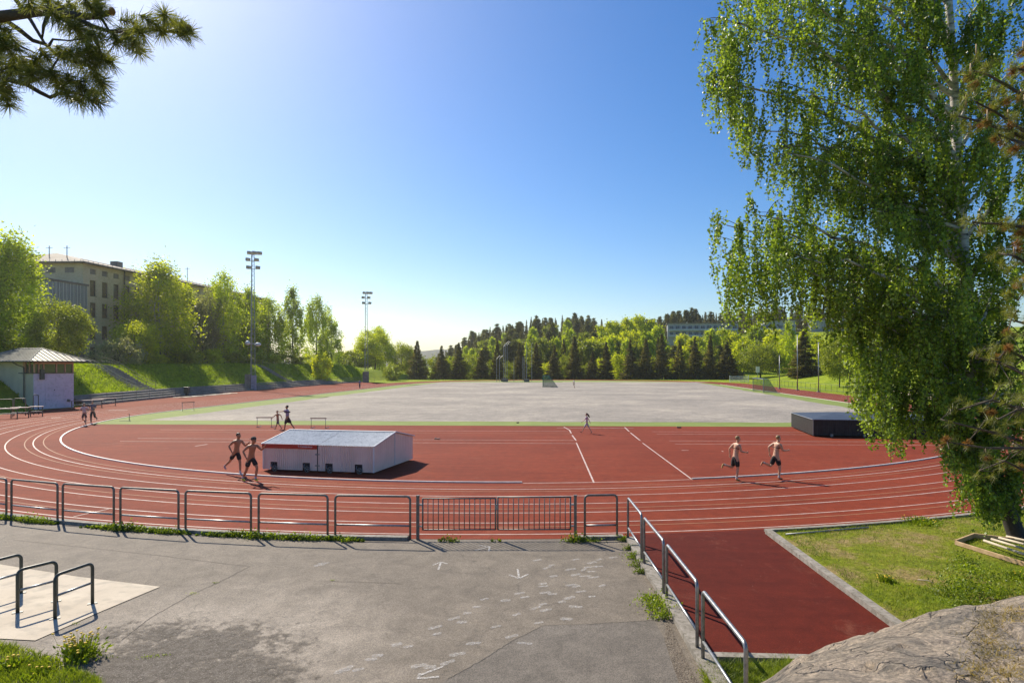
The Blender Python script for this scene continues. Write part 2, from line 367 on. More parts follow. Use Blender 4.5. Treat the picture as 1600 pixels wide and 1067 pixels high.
def sheet(name, poly, z, mat):
    bm = bmesh.new(); vs = [bm.verts.new((p[0], p[1], z)) for p in poly]; f = bm.faces.new(vs)
    if f.normal.z < 0: f.normal_flip()
    bmesh.ops.triangulate(bm, faces=bm.faces); bmesh.ops.recalc_face_normals(bm, faces=bm.faces)
    me = bpy.data.meshes.new(name); bm.to_mesh(me); bm.free()
    if me.polygons[0].normal.z < 0: me.flip_normals()
    me.materials.append(mat); o = bpy.data.objects.new(name, me); COL.objects.link(o)
    return tag(o, kind='structure')
def arc(r, a0, a1, n=90, cy=YC1): return [(XC+r*math.cos(math.radians(a0+(a1-a0)*i/n)), cy+r*math.sin(math.radians(a0+(a1-a0)*i/n))) for i in range(n+1)]
# track: near bend from the left to the right side, run-off on the left, far bend
near = arc(ROUT, 180+28, 360, 120)
left_pts = [(X0(y)+0.0, y) for y in (165, 150, 130, 110, 90, 80, 72, 66)] + [(-54.6, 58), (-52, 50), (-47.5, 44)]
far = arc(ROUT, 0, 180, 80, YC2)
sheet('running_track', near+far+left_pts, 0.0, M['track'])
inner_far = arc(R0-0.05, 0, 180, 60, YC2)
sheet('turf_margin', [(XC-R0+0.05, 46.75+14)]+[p for p in reversed(arc(R0-0.05, 180, 180+math.degrees(math.asin((YC1-46.75)/(R0-0.05))), 20))][::-1][1:]+[p for p in arc(R0-0.05, 360-math.degrees(math.asin((YC1-46.75)/(R0-0.05))), 360, 20)]+inner_far, 0.005, M['green'])
def wob(a, b, n, amp, seed):
    out = []
    for i in range(n):
        t = i/n; x = a[0]+(b[0]-a[0])*t; y = a[1]+(b[1]-a[1])*t
        out.append((x+amp*noise.noise(Vector((x*0.3, y*0.3, seed))), y+amp*noise.noise(Vector((x*0.3+9, y*0.3, seed)))))
    return out
sheet('gravel_pitch', wob((-35.9, 50.1), (28.2, 50.1), 70, 0.35, 1)+wob((28.2, 50.1), (29.5, 160), 90, 0.5, 2)+wob((29.5, 160), (-36.4, 160), 60, 1.2, 3)+wob((-36.4, 160), (-35.9, 50.1), 90, 0.5, 4), 0.010, M['gravel'])
# foreground asphalt
ap = arc(44.3, 180+38, 270+7.15, 80)
sheet('asphalt_yard', ap+[(1.36, 14.5), (1.62, 12.4), (1.80, 10.05), (2.3, 7.2), (2.9, 3.5), (3, -8), (-45, -8), (-45, 20)], 0.0, M['asphalt'])
sheet('dark_asphalt_patch', [tuple(gp(*q)[:2]) for q in ((1022, 969), (985, 971), (935, 974), (885, 976), (850, 977), (800, 1000), (750, 1032), (700, 1060), (640, 1100), (1078, 1110), (1065, 1060), (1045, 1010))], 0.004, M['asphalt_new'])
sheet('concrete_slab', [tuple(gp(*q)[:2]) for q in ((-300, 852), (0, 882), (120, 901), (250, 917), (150, 959), (55, 1001), (-150, 990), (-500, 960))], 0.012, M['slab'])
sheet('spur_track', [(1.26, 16.62)]+[(x_, YC1-math.sqrt(44.0**2-(x_-XC)**2)) for x_ in (1.4, 2, 3, 4, 5, 5.15)]+[(5.12, 17.3), (5.3, 14), (5.5, 11.2), (5.6, 9.95), (1.95, 9.95), (1.8, 11), (1.5, 14.3)], 0.004, M['spur'])
# lawn on the right between spur and trees
sheet('lawn', arc(44.45, 270+12.6, 270+36, 30)+[(30, 18), (24, 4), (10, 2), (3.3, 3), (2.6, 9.7), (5.7, 9.7), (5.62, 11.3), (5.25, 17.2)], 0.03, M['lawn'])
sheet('soil_strip', [tuple(gp(*q)[:2]) for q in ((1042, 968), (1062, 1010), (1090, 1067), (1102, 1110), (1075, 1110), (1055, 1050), (1038, 1000))], 0.008, M['soil'])
sheet('grass_corner', wob((-14, 10.6), (-10.4, 10.25), 12, .12, 5)+wob((-10.4, 10.25), (-8.2, 9.25), 12, 0.18, 6)+wob((-8.2, 9.25), (-7.4, 8.0), 10, 0.2, 6)+[(-6.6, 5), (-16, 4)], 0.02, M['soil'])

# ------------------------------------------------------------ lines
def ribbon(name, pts, w, z, mat):
    L, Rr = [], []
    P = [Vector((p[0], p[1], 0)) for p in pts]
    for k, p in enumerate(P):
        t = (P[min(k+1, len(P)-1)]-P[max(k-1, 0)]).normalized(); q = Vector((-t.y, t.x, 0))*w/2
        L.append(p+q); Rr.append(p-q)
    Vv = [(q.x, q.y, z) for q in L+Rr]; n = len(P)
    Fc = [(i+n, i+1+n, i+1, i) for i in range(n-1)]
    return tag(mesh_np(name, Vv, Fc, mat), kind='structure')
for i in range(1, 7):
    r = R0+1.22*i
    ribbon('lane_line', [(XC-r, YC2)]+arc(r, 180, 360, 160)+[(XC+r, YC2)], 0.06, 0.005, M['line'])
for r in (R0+0.75, R0+1.6, R0+4.35, R0+6.55):
    ribbon('worn_line', arc(r, 190, 350, 140), 0.05, 0.0045, M['old_line'])
a_l = math.degrees(math.atan2(23.8-YC1+0.6, gp(815, 755).x-XC)); a_r = math.degrees(math.atan2(gp(1082, 749).y-YC1, gp(1082, 749).x-XC))
ribbon('lane_line', arc(R0, a_l, a_r, 30), 0.07, 0.0052, M['line'])
for name, a0, a1, ext in (('track_kerb', 180, 360+a_l, (XC-R0, 1)), ('track_kerb', 360+a_r, 360, (XC+R0, 0))):
    pts = arc(R0-0.05, a0, a1, 110); s_ = 1 if ext[1] else -1
    strt = [(ext[0]+0.05*s_, YC1+k) for k in (84, 60, 30, 10)]
    pts = strt+pts if ext[1] else pts+strt[::-1]
    mb = MB(); P = [Vector((p[0], p[1], 0)) for p in pts]
    for k in range(len(P)-1):
        for (w, z0, z1) in ((0.04, 0.0, 0.05),):
            q = []
            for p, kk in ((P[k], k), (P[k+1], k+1)):
                t = (P[min(kk+1, len(P)-1)]-P[max(kk-1, 0)]).normalized(); nn = Vector((-t.y, t.x, 0))*w
                q.append((p+nn, p-nn))
            (a, b), (c, d) = q
            mb.face([(a.x, a.y, z1), (b.x, b.y, z1), (d.x, d.y, z1), (c.x, c.y, z1)])
            mb.face([(a.x, a.y, z0), (a.x, a.y, z1), (c.x, c.y, z1), (c.x, c.y, z0)])
            mb.face([(b.x, b.y, z1), (b.x, b.y, z0), (d.x, d.y, z0), (d.x, d.y, z1)])
    o = mb.build('track_kerb', M['kerb_white'])
    tag(o, 'long white raised kerb round the left part of the red bend' if ext[1] else 'short white raised kerb behind the two runners on the right', 'kerb')
def ln(a, b, w=0.07, mat='line', z=0.0055): ribbon('marking_line', [a, b], w, z, M[mat])
for x0, x1 in ((-1.2, -30.0), (4.6, 29.0)):
    for y in (43.0, 41.6, 37.9, 36.4): ln((x0-(46-y)*-0.09 if x0 < 0 else x0+(46-y)*0.09, y), (x1 if y > 40 else x1*0.93, y), 0.06, 'old_line' if x0 < 0 and y in (41.6,) else 'line')
def pxl(a, b, w=0.09): ln(tuple(gp(*a)[:2]), tuple(gp(*b)[:2]), w, z=0.006)
pxl((881, 667), (890, 672)); pxl((890, 672), (892.5, 677)); pxl((894, 680), (900, 688)); pxl((900.5, 691.5), (928, 754), 0.07)
pxl((976, 667.5), (983, 674)); pxl((985, 676), (1000, 688)); pxl((1004, 692), (1082, 749.5), 0.07)
pxl((870, 668.5), (990, 669)); pxl((305, 697), (324, 694)); pxl((1065, 703.5), (1076, 703.5)); pxl((115, 807), (170, 795), 0.05)
for (a, b) in (((80, 653), (95, 652)), ((170, 641), (200, 641)), ((1128, 705), (1130, 705))): pxl(a, b, 0.25)
# beige landing strip beyond the pitch
sheet('sand_run_off', [(-5, 163.5), (31, 163.5), (33, 160.5), (27, 161), (-5, 161)], 0.013, M['slab'])
# ------------------------------------------------------------ kerbs round the yard and lawn
def kerb_run(name, pts, w, z0, z1, mat, label, cat='kerb', seg=None):
    mb = MB(); P = [Vector((p[0], p[1], 0)) for p in pts]; q = []
    for k, p in enumerate(P):
        t = (P[min(k+1, len(P)-1)]-P[max(k-1, 0)]).normalized(); nn = Vector((-t.y, t.x, 0))*w/2; q.append((p+nn, p-nn))
    for (a, b), (c, d) in zip(q, q[1:]):
        mb.face([(a.x, a.y, z1), (b.x, b.y, z1), (d.x, d.y, z1), (c.x, c.y, z1)])
        mb.face([(a.x, a.y, z0), (a.x, a.y, z1), (c.x, c.y, z1), (c.x, c.y, z0)])
        mb.face([(b.x, b.y, z1), (b.x, b.y, z0), (d.x, d.y, z0), (d.x, d.y, z1)])
    for (a, b) in (q[0], q[-1]): mb.face([(a.x, a.y, z0), (b.x, b.y, z0), (b.x, b.y, z1), (a.x, a.y, z1)])
    return tag(mb.build(name, mat), label, cat)
kerb_run('kerb_stone', arc(44.36, 180+38, 270-.3, 70), 0.2, -0.05, 0.09, M['kerb'], 'low concrete kerb curving under the barrier panels on the left of the gate')
kerb_run('kerb_stone', arc(44.36, 270+5.55, 270+7.1, 6), 0.2, -0.05, 0.09, M['kerb'], 'short piece of concrete kerb under the narrow barrier right of the gate')
kerb_run('kerb_stone', [(1.28, 16.45), (1.46, 14.3), (1.70, 12.3), (1.88, 10.0), (2.18, 7.2), (2.5, 3.6)], 0.24, -0.05, 0.10, M['kerb'], 'concrete kerb under the slanting handrails beside the dark red spur')
kerb_run('kerb_stone', arc(44.28, 270+12.35, 270+36, 30), 0.16, -0.05, 0.08, M['kerb'], 'concrete kerb between the outer lane and the lawn')
kerb_run('kerb_stone', [(5.13, 17.22), (5.35, 14), (5.56, 11.2), (5.66, 9.8)], 0.19, -0.05, 0.11, M['kerb'], 'pale concrete kerb between the dark red spur and the lawn')
kerb_run('kerb_stone', [(2.02, 9.9), (5.5, 9.85)], 0.16, -0.05, 0.06, M['kerb'], 'concrete edging across the near end of the dark red spur')

# ------------------------------------------------------------ barrier panels, gate, handrails
def hoop(mb, a, b, h, r, cr=0.1, z0=0.0, n=10):
    """inverted U from ground point a to b with rounded corners"""
    a = Vector(a); b = Vector(b); d = (b-a); L = d.length; u = d/L; pts = [a+Vector((0, 0, z0))]
    for k in range(6):
        t = k/5*PI/2; pts.append(a+u*cr*(1-math.cos(t))+Vector((0, 0, h-cr+cr*math.sin(t))))
    for k in range(6):
        t = PI/2-k/5*PI/2; pts.append(b-u*cr*(1-math.cos(t))+Vector((0, 0, h-cr+cr*math.sin(t))))
    pts.append(b+Vector((0, 0, z0))); mb.tube(pts, r, n)
def barrier(a, b, h, label, group, zm=0.36, mat='rail_paint', name='tube_barrier', r=0.030, foot=False, cat='barrier'):
    a = Vector((a[0], a[1], 0)); b = Vector((b[0], b[1], 0)); c = (a+b)/2
    t = thing(name, label, cat, c, 0, group); mb = MB(); hoop(mb, a-c, b-c, h, r, z0=0.0); mb.build('frame', M[mat], t, True)
    u = (b-a).normalized(); m2 = MB(); m2.tube([a-c+u*r+Vector((0, 0, zm)), b-c-u*r+Vector((0, 0, zm))], r*0.8, 8); m2.build('mid_rail', M['steel'], t, True)
    if foot:
        for p in (a-c, b-c): MB().box(p+Vector((0, 0, 0.017)), (0.16, 0.09, 0.012), 0.6).build('base_plate', M['dark_steel'], t)
    return t
def onarc(px):   # the point of the barrier line under photo column px
    lo, hi = None, None
    best = min((abs((lambda q: CX+FPX*((q[0]*math.cos(CAM_YAW)-q[1]*math.sin(CAM_YAW))/(q[0]*math.sin(CAM_YAW)+q[1]*math.cos(CAM_YAW))))(p)-px), p) for p in FENCE_ARC)
    return best[1]
FENCE_ARC = arc(44.34, 180+44, 270+9, 6000)
ordinals = ['seventh', 'sixth', 'fifth', 'fourth', 'third', 'second', 'first']
pp = [(-86, -2), (-60-18, 10), (18, 90), (98, 178), (188, 279), (290, 392), (404, 512), (524, 641)]
pp = [(-78, 10), (18, 90), (98, 178), (188, 279), (290, 392), (404, 512), (524, 641)]
for k, (x0, x1) in enumerate(pp):
    barrier(onarc(x0), onarc(x1), 1.14, f'grey tubular barrier panel by the track, {ordinals[k]} to the left of the gate', 'tubular barrier panels along the bend')
barrier(onarc(914), onarc(964), 1.16, 'narrow grey tubular barrier panel just right of the gate', 'tubular barrier panels along the bend')
ga, gb = Vector((*onarc(653), 0)), Vector((*onarc(899), 0)); gc = (ga+gb)/2; gl = (gb-ga).length
gt = thing('double_gate', 'closed double gate of thin vertical bars between two posts', 'gate', gc, math.atan2((gb-ga).y, (gb-ga).x))
for sx in (-1, 1): MB().box((sx*gl/2, 0, 0.575), (0.075, 0.075, 1.15)).box((sx*gl/2, 0, 1.165), (0.09, 0.09, 0.02)).build('gate_post', M['rail_paint'], gt, bevel=0.005)
for sx in (-1, 1):
    x0, x1 = (-gl/2+0.13, -0.03) if sx < 0 else (0.03, gl/2-0.13)
    lf = MB()
    for z in (0.26, 1.09 if sx < 0 else 1.12): lf.tube([(x0, 0, z), (x1, 0, z)], 0.02, 8)
    for x in (x0, x1): lf.tube([(x, 0, 0.25), (x, 0, 1.10 if sx < 0 else 1.13)], 0.022, 8)
    for i in range(1, 14):
        x = x0+(x1-x0)*i/14; lf.tube([(x+(0.012 if i == 1 and sx > 0 else 0), 0, 0.26), (x, 0, 1.09)], 0.0125, 6)
    lo = lf.build('gate_leaf', M['rail_paint'], gt, True)
    hg = MB()
    for z in (0.35, 0.92): hg.box(((x0-0.05) if sx < 0 else (x1+0.05), 0, z), (0.1, 0.03, 0.035))
    hg.each('hinge', M['steel'], gt)
MB().box((0, 0, 0.86), (0.07, 0.045, 0.14)).box((0, -0.035, 0.88), (0.03, 0.03, 0.03)).build('latch', M['steel'], gt)
hr = [((979.5, 842), (1002, 880)), ((1005, 885), (1038, 932)), ((1042, 938), (1087, 1021)), ((1092, 1032), (1168, 1125))]
hn = ['farthest from the camera, beside the narrow barrier', 'second nearest to the gate', 'third from the gate', 'nearest to the camera, at the rock']
HR = [((1.22, 16.35), (1.40, 14.55)), ((1.43, 14.25), (1.63, 12.4)), ((1.66, 12.15), (1.86, 10.05)), ((1.88, 9.68), (2.06, 7.85))]
for (a, b), l in zip(HR, hn): barrier(a, b, 1.14, 'galvanised handrail along the red spur, '+l, 'handrails beside the spur', 0.36, 'steel', 'handrail', 0.030, False, 'handrail')
# bicycle hoops on the concrete slab
rk = [((86, 967), (144.5, 943.5)), ((27.5, 957.5), (88, 940)), ((-30, 946), (33, 927)), ((-86, 936), (-22, 916))]
rn = ['rightmost, nearest the dandelions', 'second from the right', 'cut by the left edge of the picture', 'beyond the left edge']
for (a, b), l in list(zip(rk, rn))[:3]:
    barrier(gp(*a), gp(*b), 0.80, 'dark green bicycle hoop on the pale slab, '+l, 'bicycle hoops', 0.42, 'dark_steel', 'bicycle_rack', 0.030, True, 'bike rack')

# ------------------------------------------------------------ white pit cover with wheels
def shed():
    a = Vector((-13.92, 26.62, 0)); b = Vector((-8.78, 25.86, 0)); L = (b-a).length; rz = math.atan2((b-a).y, (b-a).x); Wd = 3.95; He, Hr = 1.17, 1.56
    m, n, p = new_mat('white_corrugated_sheet')
    w = n.nodes.new('ShaderNodeTexWave'); w.inputs['Scale'].default_value = 3.2; w.wave_profile = 'SIN'
    tc = n.nodes.new('ShaderNodeTexCoord'); n.links.new(tc.outputs['Object'], w.inputs[0])
    n.links.new(mix(n, ramp(n, tex_noise(n, 2, 5), [(0.45, (0, 0, 0)), (0.75, (0.35, 0.35, 0.35))]), (0.84, 0.66, 0.58), (0.58, 0.44, 0.37)), p.inputs['Base Color'])
    p.inputs['Roughness'].default_value = 0.5; add_bump(n, p, w.outputs['Color'], 1.0, 0.03)
    wm = m
    t = thing('pit_cover', 'white gabled cover on wheels standing on the red area', 'landing pit cover', a, rz)
    zb = 0.07
    holes = [(0.50, 0.36), (2.05, 0.36), (3.12, 0.36), (4.62-0.12, 0.36)]; hw, hh = 0.17, 0.33
    # corrugated walls as geometry: ribs every 8 cm, wheel openings cut out
    f = MB(); xs = [0]; 
    cols = sorted(set([0, L]+[c+s*hw for c, _ in holes for s in (-1, 1)]))
    def wall_cols(x0, x1, z0, z1, y, mb, pitch=0.09, amp=0.014):
        n = max(1, int(round((x1-x0)/pitch*4))); px_ = None
        for i in range(n+1):
            x = x0+(x1-x0)*i/n; yy = y-amp*(1 if (x/pitch) % 1 < 0.5 else 0)
            if px_: mb.face([(px_[0], px_[1], z0), (x, yy, z0), (x, yy, z1), (px_[0], px_[1], z1)])
            px_ = (x, yy)
    for x0, x1 in zip(cols, cols[1:]):
        mid = (x0+x1)/2; hole = any(abs(mid-c) < hw for c, _ in holes)
        wall_cols(x0, x1, zb+hh if hole else zb, He, 0.0, f)
    f.build('long_wall', wm, t); f = MB(); wall_cols(0, L, zb, He, Wd+0.014, f); f.build('long_wall', wm, t)
    for x in (0.0, L):
        e = MB(); s_ = 1 if x > 0 else -1; n = 44
        def zt(y): return He+(Hr-He)*(1-abs(y/Wd*2-1))
        pv = None
        for i in range(n*2+1):
            y = Wd*i/(n*2); xx = x+s_*(0.012 if (i//2) % 2 else 0)
            if pv: e.face([(pv[1], pv[0], zb), (xx, y, zb), (xx, y, zt(y)-0.01), (pv[1], pv[0], zt(pv[0])-0.01)])
            pv = (y, xx)
        e.build('end_wall', wm, t)
        MB().box((x+s_*0.01, Wd*0.5, (zb+Hr)/2-0.02), (0.045, 0.03, Hr-zb-0.1)).build('wall_seam', M['white_paint'], t)
    for sy in (0, 1):
        for hx in (0, 1):
            rf = MB(); x0 = -0.05 if hx == 0 else L/2+0.01; x1 = L/2-0.01 if hx == 0 else L+0.05
            n = 44; pv = None
            for i in range(n+1):
                x = x0+(x1-x0)*i/n; dz = 0.032 if i % 2 else 0
                if sy == 0: A, Bp = (x, -0.07, He-0.005+dz), (x, Wd/2, Hr+0.012+dz)
                else: A, Bp = (x, Wd+0.07, He-0.005+dz), (x, Wd/2, Hr+0.012+dz)
                if pv: rf.face([pv[0], A, Bp, pv[1]])
                pv = (A, Bp)
            rf.build('roof_panel', M['roof_sheet'], t)
    tr = MB()
    for x in (-0.06, L+0.06):
        for sy in (0, 1):
            y0 = -0.08 if sy == 0 else Wd+0.08
            tr.tube([(x, y0, He+0.012), (x, Wd/2, Hr+0.03)], 0.03, 6)
    tr.box((L/2, Wd/2, Hr+0.035), (L+0.14, 0.16, 0.02)); tr.build('roof_trim', M['white_paint'], t)
    sg = MB().box((L*0.25-0.03, -0.045, He-0.075), (L*0.5+0.04, 0.035, 0.19)).build('name_board', M['red_board'], t)
    fr = MB()
    fr.box((L/2, -0.025, (zb+He)/2), (0.02, 0.03, He-zb)); fr.build('door_gap', M['black'], t)
    lk = MB()
    for z in (0.78, 0.30): lk.box((L/2, -0.045, z), (0.2, 0.03, 0.04)); lk.box((L/2-0.03, -0.06, z), (0.05, 0.03, 0.07))
    lk.each('hasp', M['steel'], t)
    ed = MB()
    for x in (-0.005, L+0.005): ed.box((x, -0.012, (zb+He)/2), (0.05, 0.05, He-zb))
    ed.each('corner_trim', M['white_paint'], t)
    for c, _ in holes:
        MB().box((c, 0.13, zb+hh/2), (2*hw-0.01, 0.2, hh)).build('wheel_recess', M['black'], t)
        wh = MB(); cx = c+0.06
        ring = [(cx+0.115*math.cos(k*PI/8), -0.035, 0.125+0.115*math.sin(k*PI/8)) for k in range(17)]
        wh.tube(ring, 0.022, 8, False); o = wh.build('wheel', M['tyre'], t, True)
        h = MB().ball((cx, -0.035, 0.125), 0.04, 10, 6)
        for k in range(5): h.tube([(cx, -0.035, 0.125), (cx+0.1*math.cos(k*1.257), -0.035, 0.125+0.1*math.sin(k*1.257))], 0.012, 6)
        h.tube([(cx, -0.03, 0.125), (cx-0.16, -0.03, 0.20), (cx-0.16, 0.02, 0.34)], 0.016, 6); h.build('rim', M['steel'], o, True)
    # small white emblem and letters on the board
    tx = MB(); bx = 1.72; z = He-0.075
    pat = {0: '101101111', 1: '111101101', 2: '011110110', 3: '111111100', 4: '111101111', 5: '110101110', 6: '111010010'}
    for i, k in enumerate((6, 2, 1, 4, 5, 3, 0, 2)):
        for j, ch in enumerate(pat[k]):
            if ch == '1': tx.box((bx+0.09+i*0.075+(j % 3)*0.02, -0.066, z+0.016-(j//3)*0.018), (0.018, 0.005, 0.014))
    tx.build('letters', M['white_paint'], sg)
    MB().box((bx, -0.066, He-0.047), (0.05, 0.006, 0.014)).box((bx+0.02, -0.066, He-0.075), (0.016, 0.006, 0.06)).build('emblem', M['white_paint'], sg)
M['roof_sheet'] = nmat('pale_roof_sheet', (0.60, 0.61, 0.59), (0.76, 0.77, 0.74), 3, 0.45, metal=0.15, c3=(0.35, 0.36, 0.36), s3=8, f3=0.5)
M['red_board'] = flat('red_board', (0.45, 0.035, 0.015), 0.5)
M['tyre'] = flat('grey_tyre', (0.16, 0.15, 0.14), 0.8)
shed()
# black pit cover on the right
def black_cover():
    t = thing('pit_cover', 'long low black pit cover on small wheels, half hidden by the birch', 'landing pit cover', (14.92, 40.48, 0), math.radians(-5.2))
    Lx, Ly, H = 8.3, 5.75, 1.10; zb = 0.08
    m = nmat('black_slatted_boards', (0.012, 0.010, 0.010), (0.026, 0.022, 0.021), 4, 0.6)
    n = m.node_tree; p = n.nodes['Principled BSDF']; w = n.nodes.new('ShaderNodeTexWave'); w.inputs['Scale'].default_value = 4
    tc = n.nodes.new('ShaderNodeTexCoord'); n.links.new(tc.outputs['Object'], w.inputs[0]); add_bump(n, p, w.outputs['Color'], 0.8, 0.02)
    f = MB()
    def boards(p0, p1, mb, nb):
        p0, p1 = Vector(p0), Vector(p1); d = (p1-p0); u = d.normalized()
        for i in range(nb):
            c = p0+d*(i+0.5)/nb; mb.box((c.x, c.y, (zb+H)/2), (d.length/nb-0.012, 0.03, H-zb), math.atan2(d.y, d.x))
    boards((0, 0, 0), (Lx, 0, 0), f, 64); o = f.build('front_wall', m, t)
    for x in (0.0, Lx):
        f = MB(); boards((x, 0.03, 0), (x, Ly, 0), f, 44); f.build('end_wall', m, t)
    f = MB(); boards((0, Ly+0.02, 0), (Lx, Ly+0.02, 0), f, 64); f.build('back_wall', m, t)
    MB().box((Lx/2, Ly/2, (zb+H)/2), (Lx-0.06, Ly-0.06, H-zb-0.05)).build('inner_frame', M['black'], t)
    tp = MB(); zr = H+0.24
    A, Bp, C_, D_ = (-0.06, -0.06, H), (Lx+0.06, -0.06, H), (Lx+0.06, Ly+0.06, H), (-0.06, Ly+0.06, H); r0, r1 = (2.4, Ly*0.62, zr), (Lx-2.4, Ly*0.62, zr)
    tp.face([A, Bp, r1, r0]); tp.face([Bp, C_, r1]); tp.face([C_, D_, r0, r1]); tp.face([D_, A, r0]); tp.build('tarpaulin', M['tarp'], t)
    e = MB()
    e.tube([A, (-0.06, Ly+0.06, H)], 0.022, 6); e.tube([A, Bp], 0.02, 6); e.tube([(-0.02, -0.02, zb), (-0.02, -0.02, H)], 0.022, 6); e.build('edge_trim', M['steel'], t)
    for x in (1.1, 3.1, 5.2, 7.2):
        wmb = MB().tube([(x, -0.1, 0.11), (x, -0.04, 0.11)], 0.11, 14); w_ = wmb.build('wheel', M['tyre'], t)
        MB().tube([(x, -0.108, 0.11), (x, -0.1, 0.11)], 0.06, 10).build('rim', M['steel'], w_)
M['tarp'] = nmat('dark_blue_tarpaulin', (0.035, 0.042, 0.055), (0.06, 0.07, 0.09), 1.3, 0.5, 0.3, 4)
black_cover()

# ------------------------------------------------------------ hurdles, goals, discus cage
M['hurdle_board'] = flat('brown_hurdle_board', (0.20, 0.09, 0.07), 0.6)
def hurdle(loc, rz, label, h=0.76, w=1.05):
    t = thing('hurdle', label, 'hurdle', loc, rz, 'hurdles on the track')
    MB().box((0, 0, h-0.035), (w+0.14, 0.025, 0.07)).build('bar', M['hurdle_board'], t)
    for s in (-1, 1):
        MB().tube([(s*w/2, 0, 0.02), (s*w/2, 0, h-0.07)], 0.018, 8).build('upright', M['steel'], t, True)
        MB().tube([(s*w/2, -0.1, 0.02), (s*w/2, 0.65, 0.02)], 0.02, 8).build('foot', M['steel'], t, True)
hurdle((*gp(413, 667.5)[:2], 0), 0.05, 'hurdle left of the child being led by the man')
hurdle((*gp(497.5, 669)[:2], 0), 0.02, 'hurdle standing alone to the right of the man in the lilac shirt')
hurdle((*gp(294, 642)[:2], 0), 0.9, 'hurdle on the left straight, farthest away beside the green strip', 0.9)
bl = thing('bench_barrier', 'small upright post on a flat foot on the turf, left of the pitch corner', 'marker post', (*gp(202, 657.5)[:2], 0))
MB().tube([(0, 0, 0), (0, 0, 0.6)], 0.025, 8).build('post', M['dark_steel'], bl); MB().box((-0.35, 0, 0.02), (0.9, 0.12, 0.04)).build('foot', M['dark_steel'], bl)
bl.name = 'marker_post'
M['goal_green'] = flat('green_goal_frame', (0.03, 0.12, 0.09), 0.5)
def net_mat():
    m, n, p = new_mat('green_goal_net'); p.inputs['Base Color'].default_value = (0.02, 0.16, 0.11, 1); p.inputs['Roughness'].default_value = 0.8
    t = n.nodes.new('ShaderNodeBsdfTransparent'); ms = n.nodes.new('ShaderNodeMixShader'); ms.inputs[0].default_value = 0.45
    n.links.new(t.outputs[0], ms.inputs[1]); n.links.new(p.outputs[0], ms.inputs[2]); n.links.new(ms.outputs[0], n.nodes['Material Output'].inputs[0]); return m
M['net'] = net_mat()
def goal(loc, rz, label, w, h, dt, db, fm):
    t = thing('football_goal', label, 'goal', loc, rz, 'goals on the gravel pitch')
    fr = MB().tube([(0, 0, 0), (0, 0, h), (0, w, h), (0, w, 0)], 0.05, 8, True); fr.build('goal_frame', M[fm], t)
    bk = MB()
    for y in (0, w): bk.tube([(0, y, h), (dt, y, h), (db, y, 0.04), (0, y, 0.04)], 0.03, 6)
    bk.tube([(db, 0, 0.04), (db, w, 0.04)], 0.03, 6); bk.tube([(dt, 0, h), (dt, w, h)], 0.03, 6); bk.build('net_support', M['goal_green'], t)
    nb = MB()
    for y in (0.02, w-0.02): nb.face([(0.03, y, 0.05), (db-.03, y, 0.05), (dt-.03, y, h-.03), (0.03, y, h-.03)])
    nb.face([(dt, 0, h-.04), (dt, w, h-.04), (db-.03, w, 0.06), (db-.03, 0, 0.06)]); nb.face([(0.05, 0, h-.05), (dt, 0, h-.05), (dt, w, h-.05), (0.05, w, h-.05)])
    nb.build('net', M['net'], t)
goal((-7.9, 125.7, 0), 0.03, 'small green goal in the middle of the gravel pitch', 5.0, 2.3, 1.2, 2.9, 'goal_green')
goal((29.9, 103.2, 0), -0.02, 'goal with white crossbar at the right edge of the gravel pitch', 6.6, 2.25, 0.8, 2.3, 'steel')
M['cage_net'] = net_mat(); M['cage_net'].node_tree.nodes['Principled BSDF'].inputs['Base Color'].default_value = (0.06, 0.055, 0.05, 1)
M['cage_net'].node_tree.nodes['Mix Shader'].inputs[0].default_value = 0.13
cg = thing('throwing_cage', 'tall throwing cage of pale poles and netting beyond the pitch', 'throwing cage', (*gp(800, 596)[:2], 0))
cpos = [(776, 7.0, 1), (780.5, 7.0, 1), (787, 10.4, 1), (789.5, 10.8, 1), (792.5, 10.8, 1), (803, 6.4, 0), (817, 6.6, 0), (819, 6.6, 0), (823, 10.4, 0), (831, 10.4, 0)]
cg_o = Vector(cg.location); tops = []
for px_, hh, bend in cpos:
    D = 166+random.uniform(-2, 4); q = at(px_, 596, D); q.z = 0; q -= cg_o; q.z = 0
    pt = [q, q+Vector((0, 0, hh-0.9)), q+Vector((0.9 if bend else -0.25, 0, hh))] if bend else [q, q+Vector((0, 0, hh))]
    MB().tube(pt, 0.065, 6).build('cage_pole', M['steel'], cg); tops.append((q, hh))
nm = MB()
for i, j in ((0, 1), (1, 2), (2, 3), (3, 4), (6, 7), (7, 8)):
    (a, ha), (b, hb) = tops[i], tops[j]; h = min(ha, hb)-1.0
    nm.face([a+Vector((0, 0, 0.2)), b+Vector((0, 0, 0.2)), b+Vector((0, 0, h)), a+Vector((0, 0, h))])
nm.build('netting', M['cage_net'], cg)
for i in (2, 3, 8): MB().box(tops[i][0]+Vector((0, 0, 0.4)), (1.4, 0.5, 0.8)).build('pole_base', M['rail_paint'], cg, bevel=0.03)

